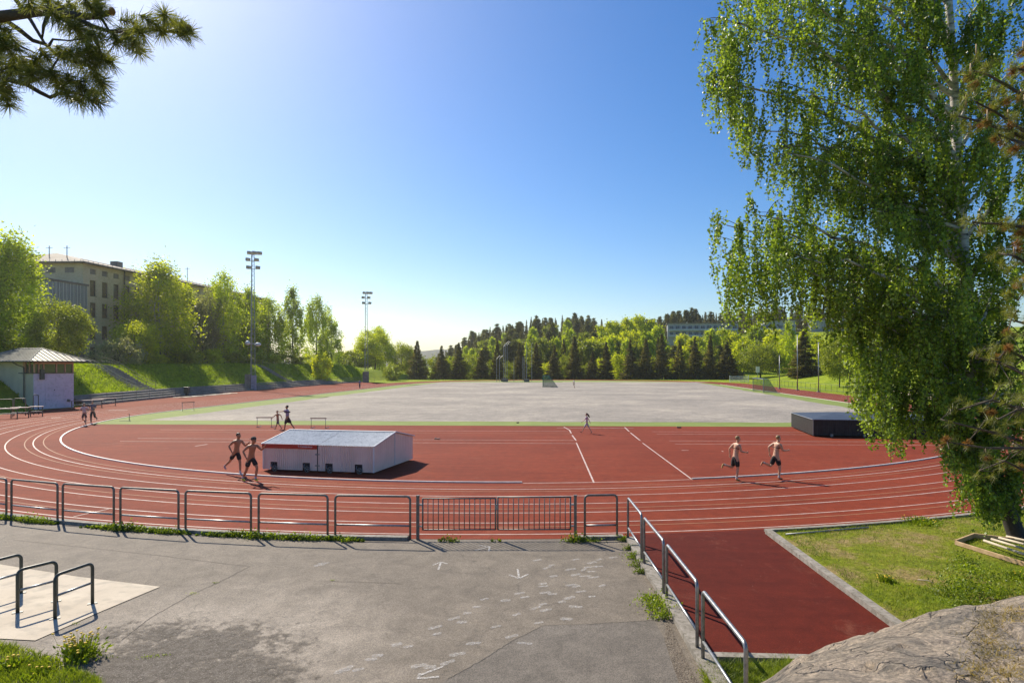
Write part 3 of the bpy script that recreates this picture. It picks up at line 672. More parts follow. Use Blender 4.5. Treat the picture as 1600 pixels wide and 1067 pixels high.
# small track equipment lying about
def lump(name, label, cat, px, py, w, h, mat):
    t = gp(px, py); mb = MB().box((0, 0, h/2), (w, w*0.5, h)).box((w*0.3, 0, h*0.8), (w*0.4, w*0.35, h*0.7), 0.5).ball((-w*0.3, 0.05, h*0.6), w*0.18)
    o = mb.build(name, mat, None, False, 0.02); o.location = (t.x, t.y, 0.01); return tag(o, label, cat)
lump('sports_bag', 'pale sports bag lying on the red area behind the white cover', 'bag', 683, 686, 0.34, 0.05, M['hurdle_board'])
lump('sports_bag', 'dark sports bag on the turf edge above the running pair on the right', 'bag', 1061, 668.5, 0.3, 0.07, M['black'])
lump('backpack', 'tiny dark backpack on the green turf near the middle of the pitch edge', 'bag', 809, 661, 0.2, 0.07, M['black'])

# ------------------------------------------------------------ terraces, stairs, bank furniture
def terrace():
    t = thing('seating_terrace', 'long grey concrete seating steps below the grass bank', 'terrace')
    ys = [67.5]+list(range(70, 163, 4))
    for k in range(4):
        mb = MB()
        for y0, y1 in zip(ys, ys[1:]):
            x0, x1 = X0(y0)-0.72*k, X0(y1)-0.72*k; z0, z1 = 0.27*k-(0.1 if k == 0 else 0.02), 0.27*(k+1)
            f = 1-ssm(140, 162, y1)*0.55; z1 *= f
            w = 0.74 if k < 3 else 0.9
            A, Bq, C_, D_ = (x0, y0), (x1, y1), (x1-w, y1), (x0-w, y0)
            mb.face([(*A, z1), (*Bq, z1), (*C_, z1), (*D_, z1)]); mb.face([(*A, -0.1), (*Bq, -0.1), (*Bq, z1), (*A, z1)])
        mb.build('step', M['conc'], t)
    return t
terrace()
def rail_fence(name, label, pts, h, gap, mat, cat='railing', rails=(1.0, 0.5), r=0.025, z=None, group=None):
    t = thing(name, label, cat, (0, 0, 0), 0, group); rl = MB(); P = [Vector(p) for p in pts]; n = 0
    for f in rails: rl.tube([p+Vector((0, 0, h*f)) for p in P], r, 6)
    rl.build('rail', mat, t, True)
    for a, b in zip(P, P[1:]):
        k = max(1, int((b-a).length/gap))
        for i in range(k):
            p = a.lerp(b, i/k); MB().tube([p-Vector((0, 0, 0.15)), p+Vector((0, 0, h))], r*1.1, 6).build('post', mat, t); n += 1
    return t
rail_fence('railing', 'long thin railing in front of the seating steps on the left', [(X0(y)-0.1, y, 0.25) for y in (68, 80, 90, 110, 130, 150)]+[(-58.3, 160, 0.1)], 1.05, 2.9, M['rail_paint'])
rail_fence('railing', 'thin railing continuing in front of the far end of the grass bank', [(-57.0, 163, 0.0), (-53, 178, 0.0), (-46, 190, 0.0)], 1.1, 2.6, M['rail_paint'])
def stairs(label, yc, w, top_d, hl):
    t = thing('stairway', label, 'stairs', (0, 0, 0)); xb = X0(yc)-2.9; n = 26; mb = MB()
    for i in range(n):
        x = xb-(top_d-2.9)*i/n; x2 = xb-(top_d-2.9)*(i+1)/n; z = max(terr(x2, yc), terr(x, yc))+0.12
        mb.box(((x+x2)/2, yc, z-0.3), (abs(x-x2), w, 0.6))
    mb.build('steps', M['conc'], t)
    for s in hl:
        y = yc+s*(w/2+0.15); rl = MB(); pts = [Vector((xb-(top_d-2.9)*i/8, y, terr(xb-(top_d-2.9)*i/8, yc)+0.1)) for i in range(9)]
        for h in (0.55, 1.0): rl.tube([p+Vector((0, 0, h)) for p in pts], 0.03, 6)
        for p in pts: rl.tube([p-Vector((0, 0, 0.2)), p+Vector((0, 0, 1.0))], 0.03, 6)
        rl.build('stair_railing', M['steel'] if s < 0 else M['rail_paint'], t)
    return t
stairs('wide concrete stairway climbing the grass bank right of the hut', 84.0, 3.6, 13.5, (-1, 1))
stairs('narrow concrete stairway up the grass bank right of the near floodlight mast', 128.0, 2.2, 13, (1,))
M['lilac'] = nmat('lilac_grey_cabinet', (0.30, 0.28, 0.36), (0.37, 0.35, 0.43), 3, 0.6)
def lamp_head(mb, c, s=1.0, rz=0.0): mb.box(c, (0.8*s, 0.55*s, 0.32*s), rz, math.radians(-32), 0.12)
def mast(base, H, label, w=0.44, boxes=True, rzl=0.6):
    t = thing('floodlight_mast', label, 'floodlight', base, 0.25, 'floodlight masts')
    legs = [Vector((w, 0, 0)), Vector((-w*0.6, w*0.8, 0)), Vector((-w*0.6, -w*0.8, 0))]; mb = MB()
    def P(i, z): return legs[i]*(1-0.45*z/H)+Vector((0, 0, z))
    for i in range(3): mb.tube([P(i, 0), P(i, H)], 0.05, 6)
    nz = int(H/0.85)
    for k in range(nz):
        z0, z1 = k*H/nz, (k+1)*H/nz
        for i in range(3):
            j = (i+1) % 3; mb.tube([P(i, z0), P(j, z1)] if k % 2 else [P(j, z0), P(i, z1)], 0.022, 4, False)
    mb.build('lattice', M['steel'], t)
    for z, offs in ((H+0.1, ((-0.45, 0.1), (0.45, -0.1), (1.25, 0.1))), (H-1.1, ((-0.7, 0.1), (0.7, 0.2))), (H-2.5, ((-0.6, 0.1), (0.95, 0.1)))):
        cr = MB().tube([(-0.8, 0, z-0.25), (1.2, 0, z-0.25)], 0.05, 6); cr.build('cross_arm', M['steel'], t)
        for ox, oy in offs:
            hd = MB(); lamp_head(hd, (ox, -0.45+oy, z), 1.0, rzl*0.3); h_ = hd.build('floodlight', M['lamp_body'], t, False, 0.05)
            g = MB(); g.box((ox, -0.58+oy, z-0.22), (0.66, 0.42, 0.03), rzl*0.3, math.radians(-28)); g.build('lamp_glass', M['lamp_glass'], h_)
    sp = MB().ball((-0.7, -0.5, H*0.345), 0.42, 10, 7).ball((1.0, -0.5, H*0.335), 0.42, 10, 7, (1.3, 1, 0.8)); sp.tube([(-0.7, -0.3, H*0.34), (1.0, -0.3, H*0.34)], 0.05, 6)
    if boxes:
        sp.each('loudspeaker', M['white_paint'], t, True)
        MB().box((0.35, -0.75, 1.35), (0.8, 0.6, 2.7)).build('switch_cabinet', M['lilac'], t, bevel=0.03)
        MB().box((-0.6, -0.65, 1.45), (0.95, 0.7, 2.9)).build('switch_cabinet', M['conc'], t, bevel=0.03)
    else: MB().box((0, -0.75, 1.4), (1.5, 0.3, 2.8)).build('switch_cabinet', M['conc'], t, bevel=0.03)
    return t
M['lamp_body'] = flat('floodlight_body', (0.52, 0.46, 0.38), 0.5); M['lamp_glass'] = flat('floodlight_glass', (0.55, 0.56, 0.55), 0.15)
mast((-59.3, 109.5, 0.0), 24.6, 'tall lattice floodlight mast in front of the birches on the left bank')
mast((*at(572, 597, 160)[:2], 0), 23.0, 'floodlight mast farther off above the round bright maple', 0.5, False)
mast((*at(1342, 612, 103)[:2], 0), 22.0, 'floodlight mast on the right, mostly hidden behind the near birch', 0.5, True)
MB_ = thing('litter_bin', 'small dark bin at the foot of the seating steps', 'bin', (X0(86)+0.3, 88.5, 0)); MB().box((0, 0, 0.9), (0.7, 0.5, 0.9)).build('bin_body', M['dark_steel'], MB_, bevel=0.03); MB().box((0, 0, 0.22), (0.3, 0.3, 0.44)).build('stand', M['dark_steel'], MB_)
# debris strip of pale sheets at the steps
tp = tag(MB().build('x', M['white_paint']) if False else mesh_np('plastic_sheet', [(x, y, 0.03+0.10*abs(noise.noise(Vector((x*1.1, y*1.1, 0))))) for y in np.linspace(84, 98, 40) for x in np.linspace(-56.9, -55.3, 10)], [(j*10+i, j*10+i+1, (j+1)*10+i+1, (j+1)*10+i) for j in range(39) for i in range(9)], M['slab']), 'crumpled pale sheeting on the track edge by the steps', 'sheeting')

# ------------------------------------------------------------ right side: fence, steps, poles
rail_fence('railing', 'dark railing with many posts along the right straight', [(43.0, 62, 0), (43.0, 150, 0), (41.0, 165, 0)], 1.15, 2.4, M['dark_steel'], rails=(1.0, 0.15))
wf = thing('white_fence_panel', 'small white mesh gate at the far end of the right railing', 'fence', (*at(1155, 592, 165)[:2], 0))
fm = MB()
for z in (0.1, 1.5): fm.box((0, 0, z), (4.8, 0.06, 0.07))
for i in range(25): fm.box((-2.4+0.2*i, 0, 0.8), (0.05, 0.04, 1.4))
fm.build('mesh_panel', M['white_paint'], wf)
for s in (-1, 1): MB().box((s*2.45, 0, 0.85), (0.14, 0.14, 1.7)).build('post', M['white_paint'], wf)
def steps_right():
    t = thing('seating_terrace', 'pale concrete steps behind the right railing', 'terrace', (0, 0, 0))
    for k in range(3): MB().box((44.0+0.7*k, 78, 0.12+0.14*k), (0.7, 34, 0.3+0.28*k-0.004*k)).build('step', M['slab'], t)
steps_right()
for px_, top, D, l in ((1218, 556, 118, 'shortest of the three pale flagpoles, leftmost'), (1246, 524, 112, 'tallest of the three pale flagpoles, in the middle'), (1279, 536, 104, 'right one of the three pale flagpoles')):
    q = at(px_, 600, D); t = thing('flagpole', l, 'flagpole', (q.x, q.y, -0.1), 0, 'pale poles by the right straight'); h = CAM_H+(CY-top)/FPX*D
    MB().tube([(0, 0, 0), (0, 0, h)], [0.10, 0.06], 10).build('pole', M['steel'], t, True); MB().ball((0, 0, h+0.1), 0.12).build('finial', M['white_paint'], t, True); MB().box((0, 0, 0.12), (0.5, 0.5, 0.3)).build('base_plate', M['conc'], t)
t = thing('notice_board', 'small white and blue board standing before the trees behind the right goal', 'sign', (*at(1184, 590, 175)[:2], 0))
MB().box((0, 0, 3.2), (1.0, 0.12, 1.7)).build('board', M['white_paint'], t); MB().tube([(0, 0.1, 0), (0, 0.1, 3)], 0.07, 6).build('post', M['steel'], t)

# ------------------------------------------------------------ timekeeper hut
def hut():
    a = Vector((-56.35, 61.6, 0)); u = Vector((0.285, 0.958, 0)).normalized(); rz = math.atan2(u.y, u.x)
    t = thing('timekeeper_hut', 'small two storey hut with hipped metal roof and a lilac wall facing the track', 'hut', a, rz)
    LU, LV, H, Zs = 3.85, 7.6, 4.95, 3.72     # local +x along the lilac face, +y away from the track
    m = nmat('lilac_white_board_wall', (0.60, 0.50, 0.62), (0.70, 0.60, 0.70), 0.8, 0.7, c3=(0.38, 0.33, 0.36), s3=4, f3=0.4)
    mc = nmat('cream_board_wall', (0.52, 0.47, 0.34), (0.62, 0.56, 0.42), 0.8, 0.75)
    MB().box((LU/2, LV/2, Zs/2), (LU-0.03, LV-0.03, Zs)).build('cream_wall', mc, t)
    fm = MB().box((LU/2, 0.0, Zs/2), (LU+0.02, 0.08, Zs)); fm.build('lilac_wall', m, t)
    pn = MB().box((LU/2, -0.05, 2.45), (LU, 0.03, 0.05)).box((LU*0.14, -0.05, 1.1), (LU*0.22, 0.03, 2.2)).box((LU*0.75, -0.05, 1.15), (0.03, 0.03, 2.3)).box((LU*0.28, -0.05, 1.15), (0.03, 0.03, 2.3))
    dr = pn.build('door', m, t); MB().box((LU*0.5, -0.07, 1.95), (0.05, 0.05, 0.12)).build('handle', M['dark_steel'], dr)
    MB().box((LU/2, -0.07, Zs+0.02), (LU+0.16, 0.16, 0.08)).box((-0.06, LV*0.14, Zs+0.02), (0.14, LV*0.28, 0.08)).build('sill', M['dark_steel'], t)
    po = nmat('salmon_trim', (0.50, 0.27, 0.18), (0.56, 0.32, 0.22), 3, 0.7)
    zt = H-0.02; fr = MB()
    for x in (0.05, 0.47, 0.93, 2.15, LU-0.85, LU-0.06): fr.box((x, 0.0, (Zs+zt)/2), (0.11, 0.11, zt-Zs))
    for y in (0.65, 1.5): fr.box((0.03, y, (Zs+zt)/2), (0.09, 0.5 if y > 1 else 0.12, zt-Zs))
    fr.each('window_post', po, t)
    MB().box((LU/2, 0.01, zt-0.12), (LU, 0.13, 0.24)).build('lintel', po, t)
    MB().box((0.02, LV*0.6, (Zs+H)/2), (0.1, LV*0.8-0.2, H-Zs)).box((LU/2, LV-0.05, (Zs+H)/2), (LU, 0.1, H-Zs)).build('upper_wall', mc, t)
    MB().box((LU/2, 0.05, (Zs+zt)/2-0.1), (LU-0.15, 0.02, zt-Zs-0.25)).box((0.06, 1.0, (Zs+zt)/2-0.1), (0.02, 1.6, zt-Zs-0.25)).build('window_pane', M['glass'], t)
    MB().box((LU*0.18, -0.16, Zs-0.12), (0.36, 0.25, 1.05)).build('window_shutter', M['dark_steel'], t)
    o = 1.15; rb = MB(); A, Bq, C_, D_ = (-o, -o, H), (LU+o, -o, H), (LU+o, LV+o, H), (-o, LV+o, H); r0, r1 = (LU/2, LU/2, H+1.42), (LU/2, LV-LU/2, H+1.42)
    rm = nmat('green_grey_seamed_metal', (0.20, 0.19, 0.14), (0.27, 0.26, 0.20), 1, 0.45, metal=0.3)
    rb.face([A, Bq, r0]); rb.face([Bq, C_, r1, r0]); rb.face([C_, D_, r1]); rb.face([D_, A, r0, r1]); rb.face([A, D_, C_, Bq])
    ro = rb.build('roof', rm, t)
    sm = MB()
    def seams(P, Q, T0, T1, n):
        P, Q, T0, T1 = map(Vector, (P, Q, T0, T1)); nrm = (Q-P).cross(T0-P).normalized(); nrm = nrm if nrm.z > 0 else -nrm; e = (Q-P).normalized()
        for i in range(n+1):
            p = P.lerp(Q, i/n); s = (p-P).dot(e); L = (Q-P).length; s0, s1 = (T0-P).dot(e), (T1-P).dot(e)
            f = s/s0 if s < s0 else ((L-s)/(L-s1) if s > s1 else 1); f = max(0.0, min(1.0, f)); up = (T0-P)-e*(T0-P).dot(e)
            if f > 0.02: sm.tube([p+nrm*0.02, p+up*f+nrm*0.02], 0.035, 4)
    seams(A, Bq, r0, r0, 13); seams(A, D_, r0, r1, 19); seams(Bq, C_, r0, r1, 19)
    for p, q in ((A, r0), (Bq, r0), (C_, r1), (D_, r1), (r0, r1)): sm.tube([p, q], 0.06, 5)
    sm.build('roof_seam', rm, ro)
    gt_ = MB(); gt_.tube([A, Bq], 0.07, 6); gt_.tube([A, D_], 0.07, 6); gt_.build('gutter', M['dark_steel'], ro)
    MB().tube([(-o, 1.35, H-0.05), (-0.7, 1.3, H-0.35), (-0.12, 1.3, H-0.6), (-0.12, 1.3, 0)], 0.06, 8).build('downpipe', M['dark_steel'], t)
    MB().box((LU*0.86, -0.08, 0.75), (0.3, 0.05, 0.25), 0, 0, 0.3).build('wall_hatch', M['dark_steel'], t)
hut()
for k, (x0, x1, y, l) in enumerate(((-6, 20, 650, 'grey tubular hoop left of the hut, leftmost'), (22, 40, 648, 'grey tubular hoop left of the hut, second'), (52, 60, 646, 'dark narrow hoop right before the lilac wall'))):
    barrier(gp(x0, y), gp(x1, y-0.6), 1.5 if k < 2 else 1.75, l, 'hoops by the hut', 0.7, 'rail_paint' if k < 2 else 'dark_steel', 'barrier_hoop', 0.035)
M['pink_bench'] = flat('pinkish_bench_top', (0.42, 0.27, 0.24), 0.6)
def bench(px_, py_, w, rz, label):
    q = gp(px_, py_); t = thing('bench', label, 'bench', (q.x, q.y, 0), rz, 'benches at the track side')
    MB().box((0, 0, 0.86), (w, 0.4, 0.05)).build('seat', M['pink_bench'], t); MB().box((0, 0, 0.42), (w*0.95, 0.06, 0.07)).build('shelf', M['steel'], t)
    for s in (-1, 1): MB().box((s*w*0.46, 0, 0.41), (0.05, 0.08, 0.82)).build('leg', M['dark_steel'], t)
for a in ((12, 654, 1.5, 0.3, 'pink topped bench by the hut, at the left edge'), (31, 652, 1.4, 0.3, 'pink topped bench by the hut, middle one'), (57, 650, 1.0, 0.3, 'short pink topped bench before the lilac wall'),
          (136, 638, 3.0, 1.1, 'long bench beyond the two joggers, left one'), (163, 634.5, 2.4, 1.1, 'bench beyond the two joggers, right one')): bench(*a)
# ------------------------------------------------------------ school building on the bank
def brick_mat(name, a, b, sx=2.0):
    m, n, p = new_mat(name); br = n.nodes.new('ShaderNodeTexBrick'); br.inputs['Scale'].default_value = sx
    br.inputs['Color1'].default_value = (*a, 1); br.inputs['Color2'].default_value = (*b, 1); br.inputs['Mortar'].default_value = (*[x*0.7 for x in a], 1); br.inputs['Mortar Size'].default_value = 0.02
    tc = n.nodes.new('ShaderNodeTexCoord'); sp = n.nodes.new('ShaderNodeSeparateXYZ'); cb = n.nodes.new('ShaderNodeCombineXYZ'); n.links.new(tc.outputs['Object'], sp.inputs[0])
    ad = n.nodes.new('ShaderNodeMath'); ad.operation = 'ADD'; n.links.new(sp.outputs[0], ad.inputs[0]); n.links.new(sp.outputs[1], ad.inputs[1]); n.links.new(ad.outputs[0], cb.inputs[0]); n.links.new(sp.outputs[2], cb.inputs[1])
    n.links.new(cb.outputs[0], br.inputs['Vector'])
    n.links.new(mix(n, 1.0, br.outputs['Color'], ramp(n, tex_noise(n, 0.3, 5), [(0.3, (0.85, 0.85, 0.85)), (0.7, (1.12, 1.1, 1.08))]), 'MULTIPLY'), p.inputs['Base Color'])
    p.inputs['Roughness'].default_value = 0.9; return m
def school():
    t = thing('school_building', 'large beige brick building with a low hipped roof behind the birches on the left', 'building', (-69.3*1.2, 83.5*1.2, 4.35)); t.scale = (1.2,)*3
    bm_ = brick_mat('beige_brick', (0.62, 0.50, 0.30), (0.72, 0.60, 0.40)); L, Wd, H = 52, 16.5, 14.35
    # facade (local x=0 plane, faces +X) with real openings: windows are recessed
    cols = [1.8+2.2*i for i in range(23)]; rows = [(13.0, 13.75, 0.62), (9.95, 12.15, 0.52), (7.0, 9.0, 0.52), (3.9, 5.8, 0.52), (1.0, 2.7, 0.52)]
    f = MB(); zs = [-1.5]+[v for r in reversed(rows) for v in r[:2]]+[H]
    ys = [0]
    for c in cols: ys += [c-0.56, c+0.56]
    ys.append(L)
    for i in range(len(ys)-1):
        for j in range(len(zs)-1):
            if i % 2 == 1 and j % 2 == 1: continue
            f.face([(0, ys[i], zs[j]), (0, ys[i+1], zs[j]), (0, ys[i+1], zs[j+1]), (0, ys[i], zs[j+1])])
    for c in cols:
        for (z0, z1, _) in rows:
            for (p, q) in (((c-.56, z0), (c+.56, z0)), ((c+.56, z0), (c+.56, z1)), ((c+.56, z1), (c-.56, z1)), ((c-.56, z1), (c-.56, z0))):
                f.face([(0, *p), (0, *q), (-0.3, *q), (-0.3, *p)])
    f.build('front_wall', bm_, t)
    e = MB(); W2 = [(-1.9, 13.0, 13.75), (-1.9, 9.95, 11.7), (-4.6, 9.95, 11.7), (-4.6, 13.0, 13.75)]
    e.box((-Wd/2-0.15, L-0.05, 6.4), (Wd-0.3, 0.1, 15.9)).box((-Wd, L/2, 6.4), (0.2, L, 15.9)); e.face([(0, 0, -1.5), (0, 0, H), (-Wd, 0, H), (-Wd, 0, -1.5)]); e.build('end_wall', bm_, t)
    wn = 0
    for ri, (z0, z1, _) in enumerate(rows):
        for ci, c in enumerate(cols):
            if ri >= 2 and ci > 10: continue
            if wn >= 96: break
            if ri == 0: w = MB().box((-0.2, c, (z0+z1)/2), (0.08, 1.12, z1-z0)).build('window', M['conc'], t)
            else:
                w = MB(); h = z1-z0
                for dy in (-0.53, 0.53): w.box((-0.2, c+dy, (z0+z1)/2), (0.08, 0.06, h))
                for zz in (z0+0.03, z1-0.03, z0+h*0.35): w.box((-0.2, c, zz), (0.075, 1.0, 0.06))
                w.box((-0.02, c, z0-0.04), (0.18, 1.2, 0.06)); w = w.build('window', M['dark_steel'], t)
                MB().box((-0.25, c, (z0+z1)/2), (0.02, 1.08, h)).build('pane', M['win_glass'], w)
            wn += 1
    back = MB().face([(-0.31, 0, 0), (-0.31, L, 0), (-0.31, L, H-.1), (-0.31, 0, H-.1)]); back.build('inner_wall', M['black'], t)
    for y, z0, z1 in W2:
        w = MB().box((y, -0.02, (z0+z1)/2), (1.3, 0.06, z1-z0)).build('window', M['white_paint'] if z0 < 12 else M['conc'], t)
        if z0 < 12: MB().box((y, -0.06, (z0+z1)/2), (1.1, 0.04, z1-z0-0.2)).build('pane', M['glass_blue'], w)
    MB().tube([(0.12, 7.7, 0), (0.12, 7.7, H)], 0.09, 6).build('downpipe', M['dark_steel'], t)
    o = 0.7; rb = MB(); zr = H+2.35; A, Bq, C_, D_ = (o, -o, H+.1), (o, L+o, H+.1), (-Wd-o, L+o, H+.1), (-Wd-o, -o, H+.1); r0, r1 = (-Wd/2, 5.2, zr), (-Wd/2, L-5.2, zr)
    rb.face([A, Bq, r1, r0]); rb.face([Bq, C_, r1]); rb.face([C_, D_, r0, r1]); rb.face([D_, A, r0]); rb.face([A, D_, C_, Bq]); ro = rb.build('roof', M['slate'], t)
    ea = MB().box((o, L/2, H+0.02), (0.12, L+2*o, 0.22)).box((-Wd/2, -o, H+0.02), (Wd+2*o, 0.12, 0.22)); ea.build('eaves', M['slate'], ro)
    sn = MB()
    for i in range(60): sn.box((o-0.35, -o+0.9*i+0.3, H+0.32), (0.04, 0.05, 0.25))
    for i in range(18): sn.box((-0.9*i, -o+0.35, H+0.32), (0.05, 0.04, 0.25))
    sn.tube([(o-0.35, -o, H+0.42), (o-0.35, L, H+0.42)], 0.025, 4); sn.build('snow_guard', M['steel'], ro)
    for x, y, h in ((-4, 2, 1.6), (-7.5, 3, 1.8), (-6, 32, 3.2), (-7, 46, 2.4)): MB().tube([(x, y, H+0.5), (x, y, H+1.2+h)], 0.06, 5).tube([(x-.5, y, H+0.9+h), (x+.5, y, H+0.9+h)], 0.03, 4).build('antenna', M['dark_steel'], ro)
    MB().box((-6, 14, zr-0.3), (1.2, 1.2, 0.9)).build('roof_vent', M['conc'], ro)
    # stair tower clad in pale ribbed metal, projecting towards the camera
    x = thing('stair_annex', 'boxy annex with pale ribbed metal cladding at the near end of the brick building', 'annex', (-68.65*1.2, 76.9*1.2, 4.35)); x.scale = (1.2,)*3
    mm, n, p = new_mat('ribbed_metal_cladding'); wv = n.nodes.new('ShaderNodeTexWave'); wv.bands_direction = 'Y'; wv.inputs['Scale'].default_value = 0.55
    tc = n.nodes.new('ShaderNodeTexCoord'); n.links.new(tc.outputs['Object'], wv.inputs[0]); n.links.new(ramp(n, wv.outputs['Color'], [(0.3, (0.33, 0.35, 0.33)), (0.7, (0.52, 0.53, 0.49))]), p.inputs['Base Color']); p.inputs['Roughness'].default_value = 0.5; p.inputs['Metallic'].default_value = 0.2
    up = MB().box((-5.5, 3.3, 8.8), (11, 6.6, 4.6)); up.build('upper_cladding', mm, x)
    rib = MB()
    for i in range(23): rib.box((0.03, 0.15+0.285*i, 8.8), (0.06, 0.05, 4.6))
    for i in range(30): rib.box((-0.2-0.37*i, -0.03, 8.8), (0.05, 0.06, 4.6))
    rib.build('cladding_rib', M['steel'], x); MB().box((-5.5, 3.3, 11.22), (11.3, 6.9, 0.25)).build('roof', M['slate'], x)
    MB().box((-5.7, 3.4, 2.9), (10.6, 6.3, 7.2)).build('lower_wall', nmat('grey_panel_wall', (0.14, 0.145, 0.15), (0.19, 0.19, 0.19), 0.6, 0.7), x)
    sd_ = MB()
    for k in range(9): sd_.box((-0.38, 3.4, 0.2+0.75*k), (0.03, 6.2, 0.03))
    sd_.build('panel_joint', M['dark_steel'], x)
    for y in (-0.8, 0.2): MB().tube([(0.3, y, -0.5), (0.3, y, 7.3)], 0.16, 8).build('column', M['steel'], x)
    MB().box((0.0, -0.3, 7.35), (1.0, 2.2, 0.25)).build('canopy', M['slate'], x)
M['slate'] = nmat('brown_grey_roof', (0.15, 0.125, 0.10), (0.21, 0.18, 0.145), 0.6, 0.8)
M['win_glass'] = flat('brown_window_blinds', (0.13, 0.11, 0.075), 0.25, spec=0.6, var=0.3)
school()
# apartment blocks on the hillside
def block(name_label, c, rz, L, Hh, floors, wins, wall):
    t = thing('apartment_block', name_label, 'building', c, rz, 'apartment blocks on the hillside'); n = 0
    MB().box((0, 6, Hh/2-4), (L, 12, Hh+8)).build('wall', wall, t)
    MB().box((0, 6, Hh+0.2), (L+1, 13, 0.4)).build('roof', M['slate'], t)
    for f in range(floors):
        z = 1.0+f*2.9
        MB().box((0, -0.75, z-0.75), (L-1, 1.5, 0.2)).box((0, -1.45, z-0.35), (L-1, 0.08, 0.7)).build('balcony', M['balc'], t)
        if wins:
            k = int(L/3.0)
            for i in range(k):
                if n >= 90: break
                x = -L/2+1.8+i*3.0
                w = MB().box((x, -0.03, z+0.75), (2.2, 0.08, 1.9)).build('window', M['white_paint'] if (i*7+f) % 3 == 0 else M['balc'], t)
                MB().box((x, -0.09, z+0.75), (1.95, 0.04, 1.65)).build('pane', M['glass_flat'], w); n += 1
M['glass_flat'] = flat('dark_blue_glazing', (0.02, 0.07, 0.11), 0.25)
M['balc'] = flat('grey_blue_balcony_front', (0.40, 0.46, 0.50), 0.5); M['bwall'] = flat('pale_grey_facade', (0.34, 0.36, 0.37), 0.8)
def blk(px0, px1, ytop, D, Hh, fl, lab, wins=True):
    p = at((px0+px1)/2, ytop, D); L = (px1-px0)/FPX*D
    block(lab, (p.x, p.y, p.z-Hh), -math.atan2(p.x, p.y)*0.5, L, Hh, fl, wins, M['bwall'])
blk(1044, 1152, 505.5, 300, 6.5, 2, 'long low apartment block with two window rows between the treetops on the hillside')
blk(1186, 1242, 501, 322, 8.0, 2, 'apartment block seen behind the hanging birch twigs')
blk(1268, 1290, 500, 325, 9.0, 1, 'blank grey gable of an apartment block on the hillside', False)
blk(1293, 1330, 497, 325, 10, 3, 'blue glazed apartment block at the right end of the hillside row')
blk(1012, 1034, 511, 310, 5, 1, 'small pale roofed building left of the hillside apartment row', False)

# ------------------------------------------------------------ trees
def quads(C, size, up=0.0, aspect=1.7, N=None, axis=None):
    C = np.asarray(C); n = len(C)
    a = rng.normal(size=(n, 3)); 
    if axis is not None: a = axis*1.4+a*0.6
    a /= np.linalg.norm(a, axis=1)[:, None]
    b = rng.normal(size=(n, 3)); b -= a*np.sum(a*b, 1)[:, None]; b /= np.linalg.norm(b, axis=1)[:, None]
    s = size*rng.uniform(0.7, 1.3, (n, 1)); l = a*s*0.5; w = b*s*0.5/aspect*1.15
    V = np.stack([C-l, C+w-l*0.1, C+l, C-w-l*0.1], 1).reshape(-1, 3)
    return V, np.arange(4*n).reshape(n, 4)
def env_birch(u): return max(0.06, 1-abs((u-0.36)/0.66)**2.3)**0.62
def crown_points(kind, H, R, n, seed, z0=0.12):
    r = np.random.default_rng(seed); out = []
    if kind == 'birch':
        k = int(n/70); lob = r.uniform(0.72, 1.12, 9)
        for _ in range(k):
            u = r.uniform(z0, 1.0); rad = R*env_birch((u-z0)/(1-z0)); a = r.uniform(0, 2*PI); rr = rad*math.sqrt(r.uniform(0.12, 1)) if u < .93 else rad*r.uniform(0, 1)
            rr *= lob[int(a/0.6982)%9]*(0.8+0.4*noise.noise(Vector((a*1.5, u*7, seed)))+0.1); c = np.array([rr*math.cos(a), rr*math.sin(a), u*H*0.985]); m = 70
            p = c+r.normal(size=(m, 3))*np.array([0.24, 0.24, 0.55])*r.uniform(0.7, 1.5)*(R/3.2)*np.array([1, 1, 1]); p[:, 2] -= np.abs(r.normal(size=m))*0.7; out.append(p)
    elif kind == 'broad':
        k = int(n/90)
        for _ in range(k):
            d = r.normal(size=3); d /= np.linalg.norm(d); d[2] = d[2]*0.9+0.12; rr = r.uniform(0.45, 1)**0.5*(1+0.18*noise.noise(Vector(d*2.2)+Vector((seed, 0, 0))))
            c = np.array([0, 0, H*(z0+(1-z0)*0.5)])+d*rr*np.array([R, R, H*(1-z0)*0.5]); out.append(c+r.normal(size=(90, 3))*0.34*(R/3))
    elif kind == 'pine':
        k = int(n/80)
        for _ in range(k):
            u = r.uniform(0.25, 1.0); rad = R*(math.sin(PI*(0.22+0.76*(u-0.25)/0.75))**0.9)*r.uniform(0.6, 1.15); a = r.uniform(0, 2*PI); rr = rad*r.uniform(0.2, 1)
            out.append(np.array([rr*math.cos(a), rr*math.sin(a), u*H])+r.normal(size=(80, 3))*np.array([0.5, 0.5, 0.22]))
    elif kind == 'spruce':
        nl = int(H*2.6)
        for i in range(nl):
            u = 0.04+0.94*i/nl; rad = R*(1-u)**1.05*(0.66+0.5*r.random())+0.03; nb = max(4, int(9*(1-u)+4))
            for j in range(nb):
                a = r.uniform(0, 2*PI); L = rad*r.uniform(0.75, 1.12); m = max(6, int(n/(nl*nb)))
                t = r.uniform(0.15, 1, m)**0.7; x = L*t
                droop = -0.32*x*(1-0.35*t)
                sp = 0.10+0.22*x*(1-t*0.6)
                lat = r.normal(size=m)*sp
                out.append(np.stack([x*math.cos(a)-lat*math.sin(a), x*math.sin(a)+lat*math.cos(a), u*H+droop+0.12*x*t**3-np.abs(r.normal(size=m))*0.16], 1))
    return np.concatenate(out)
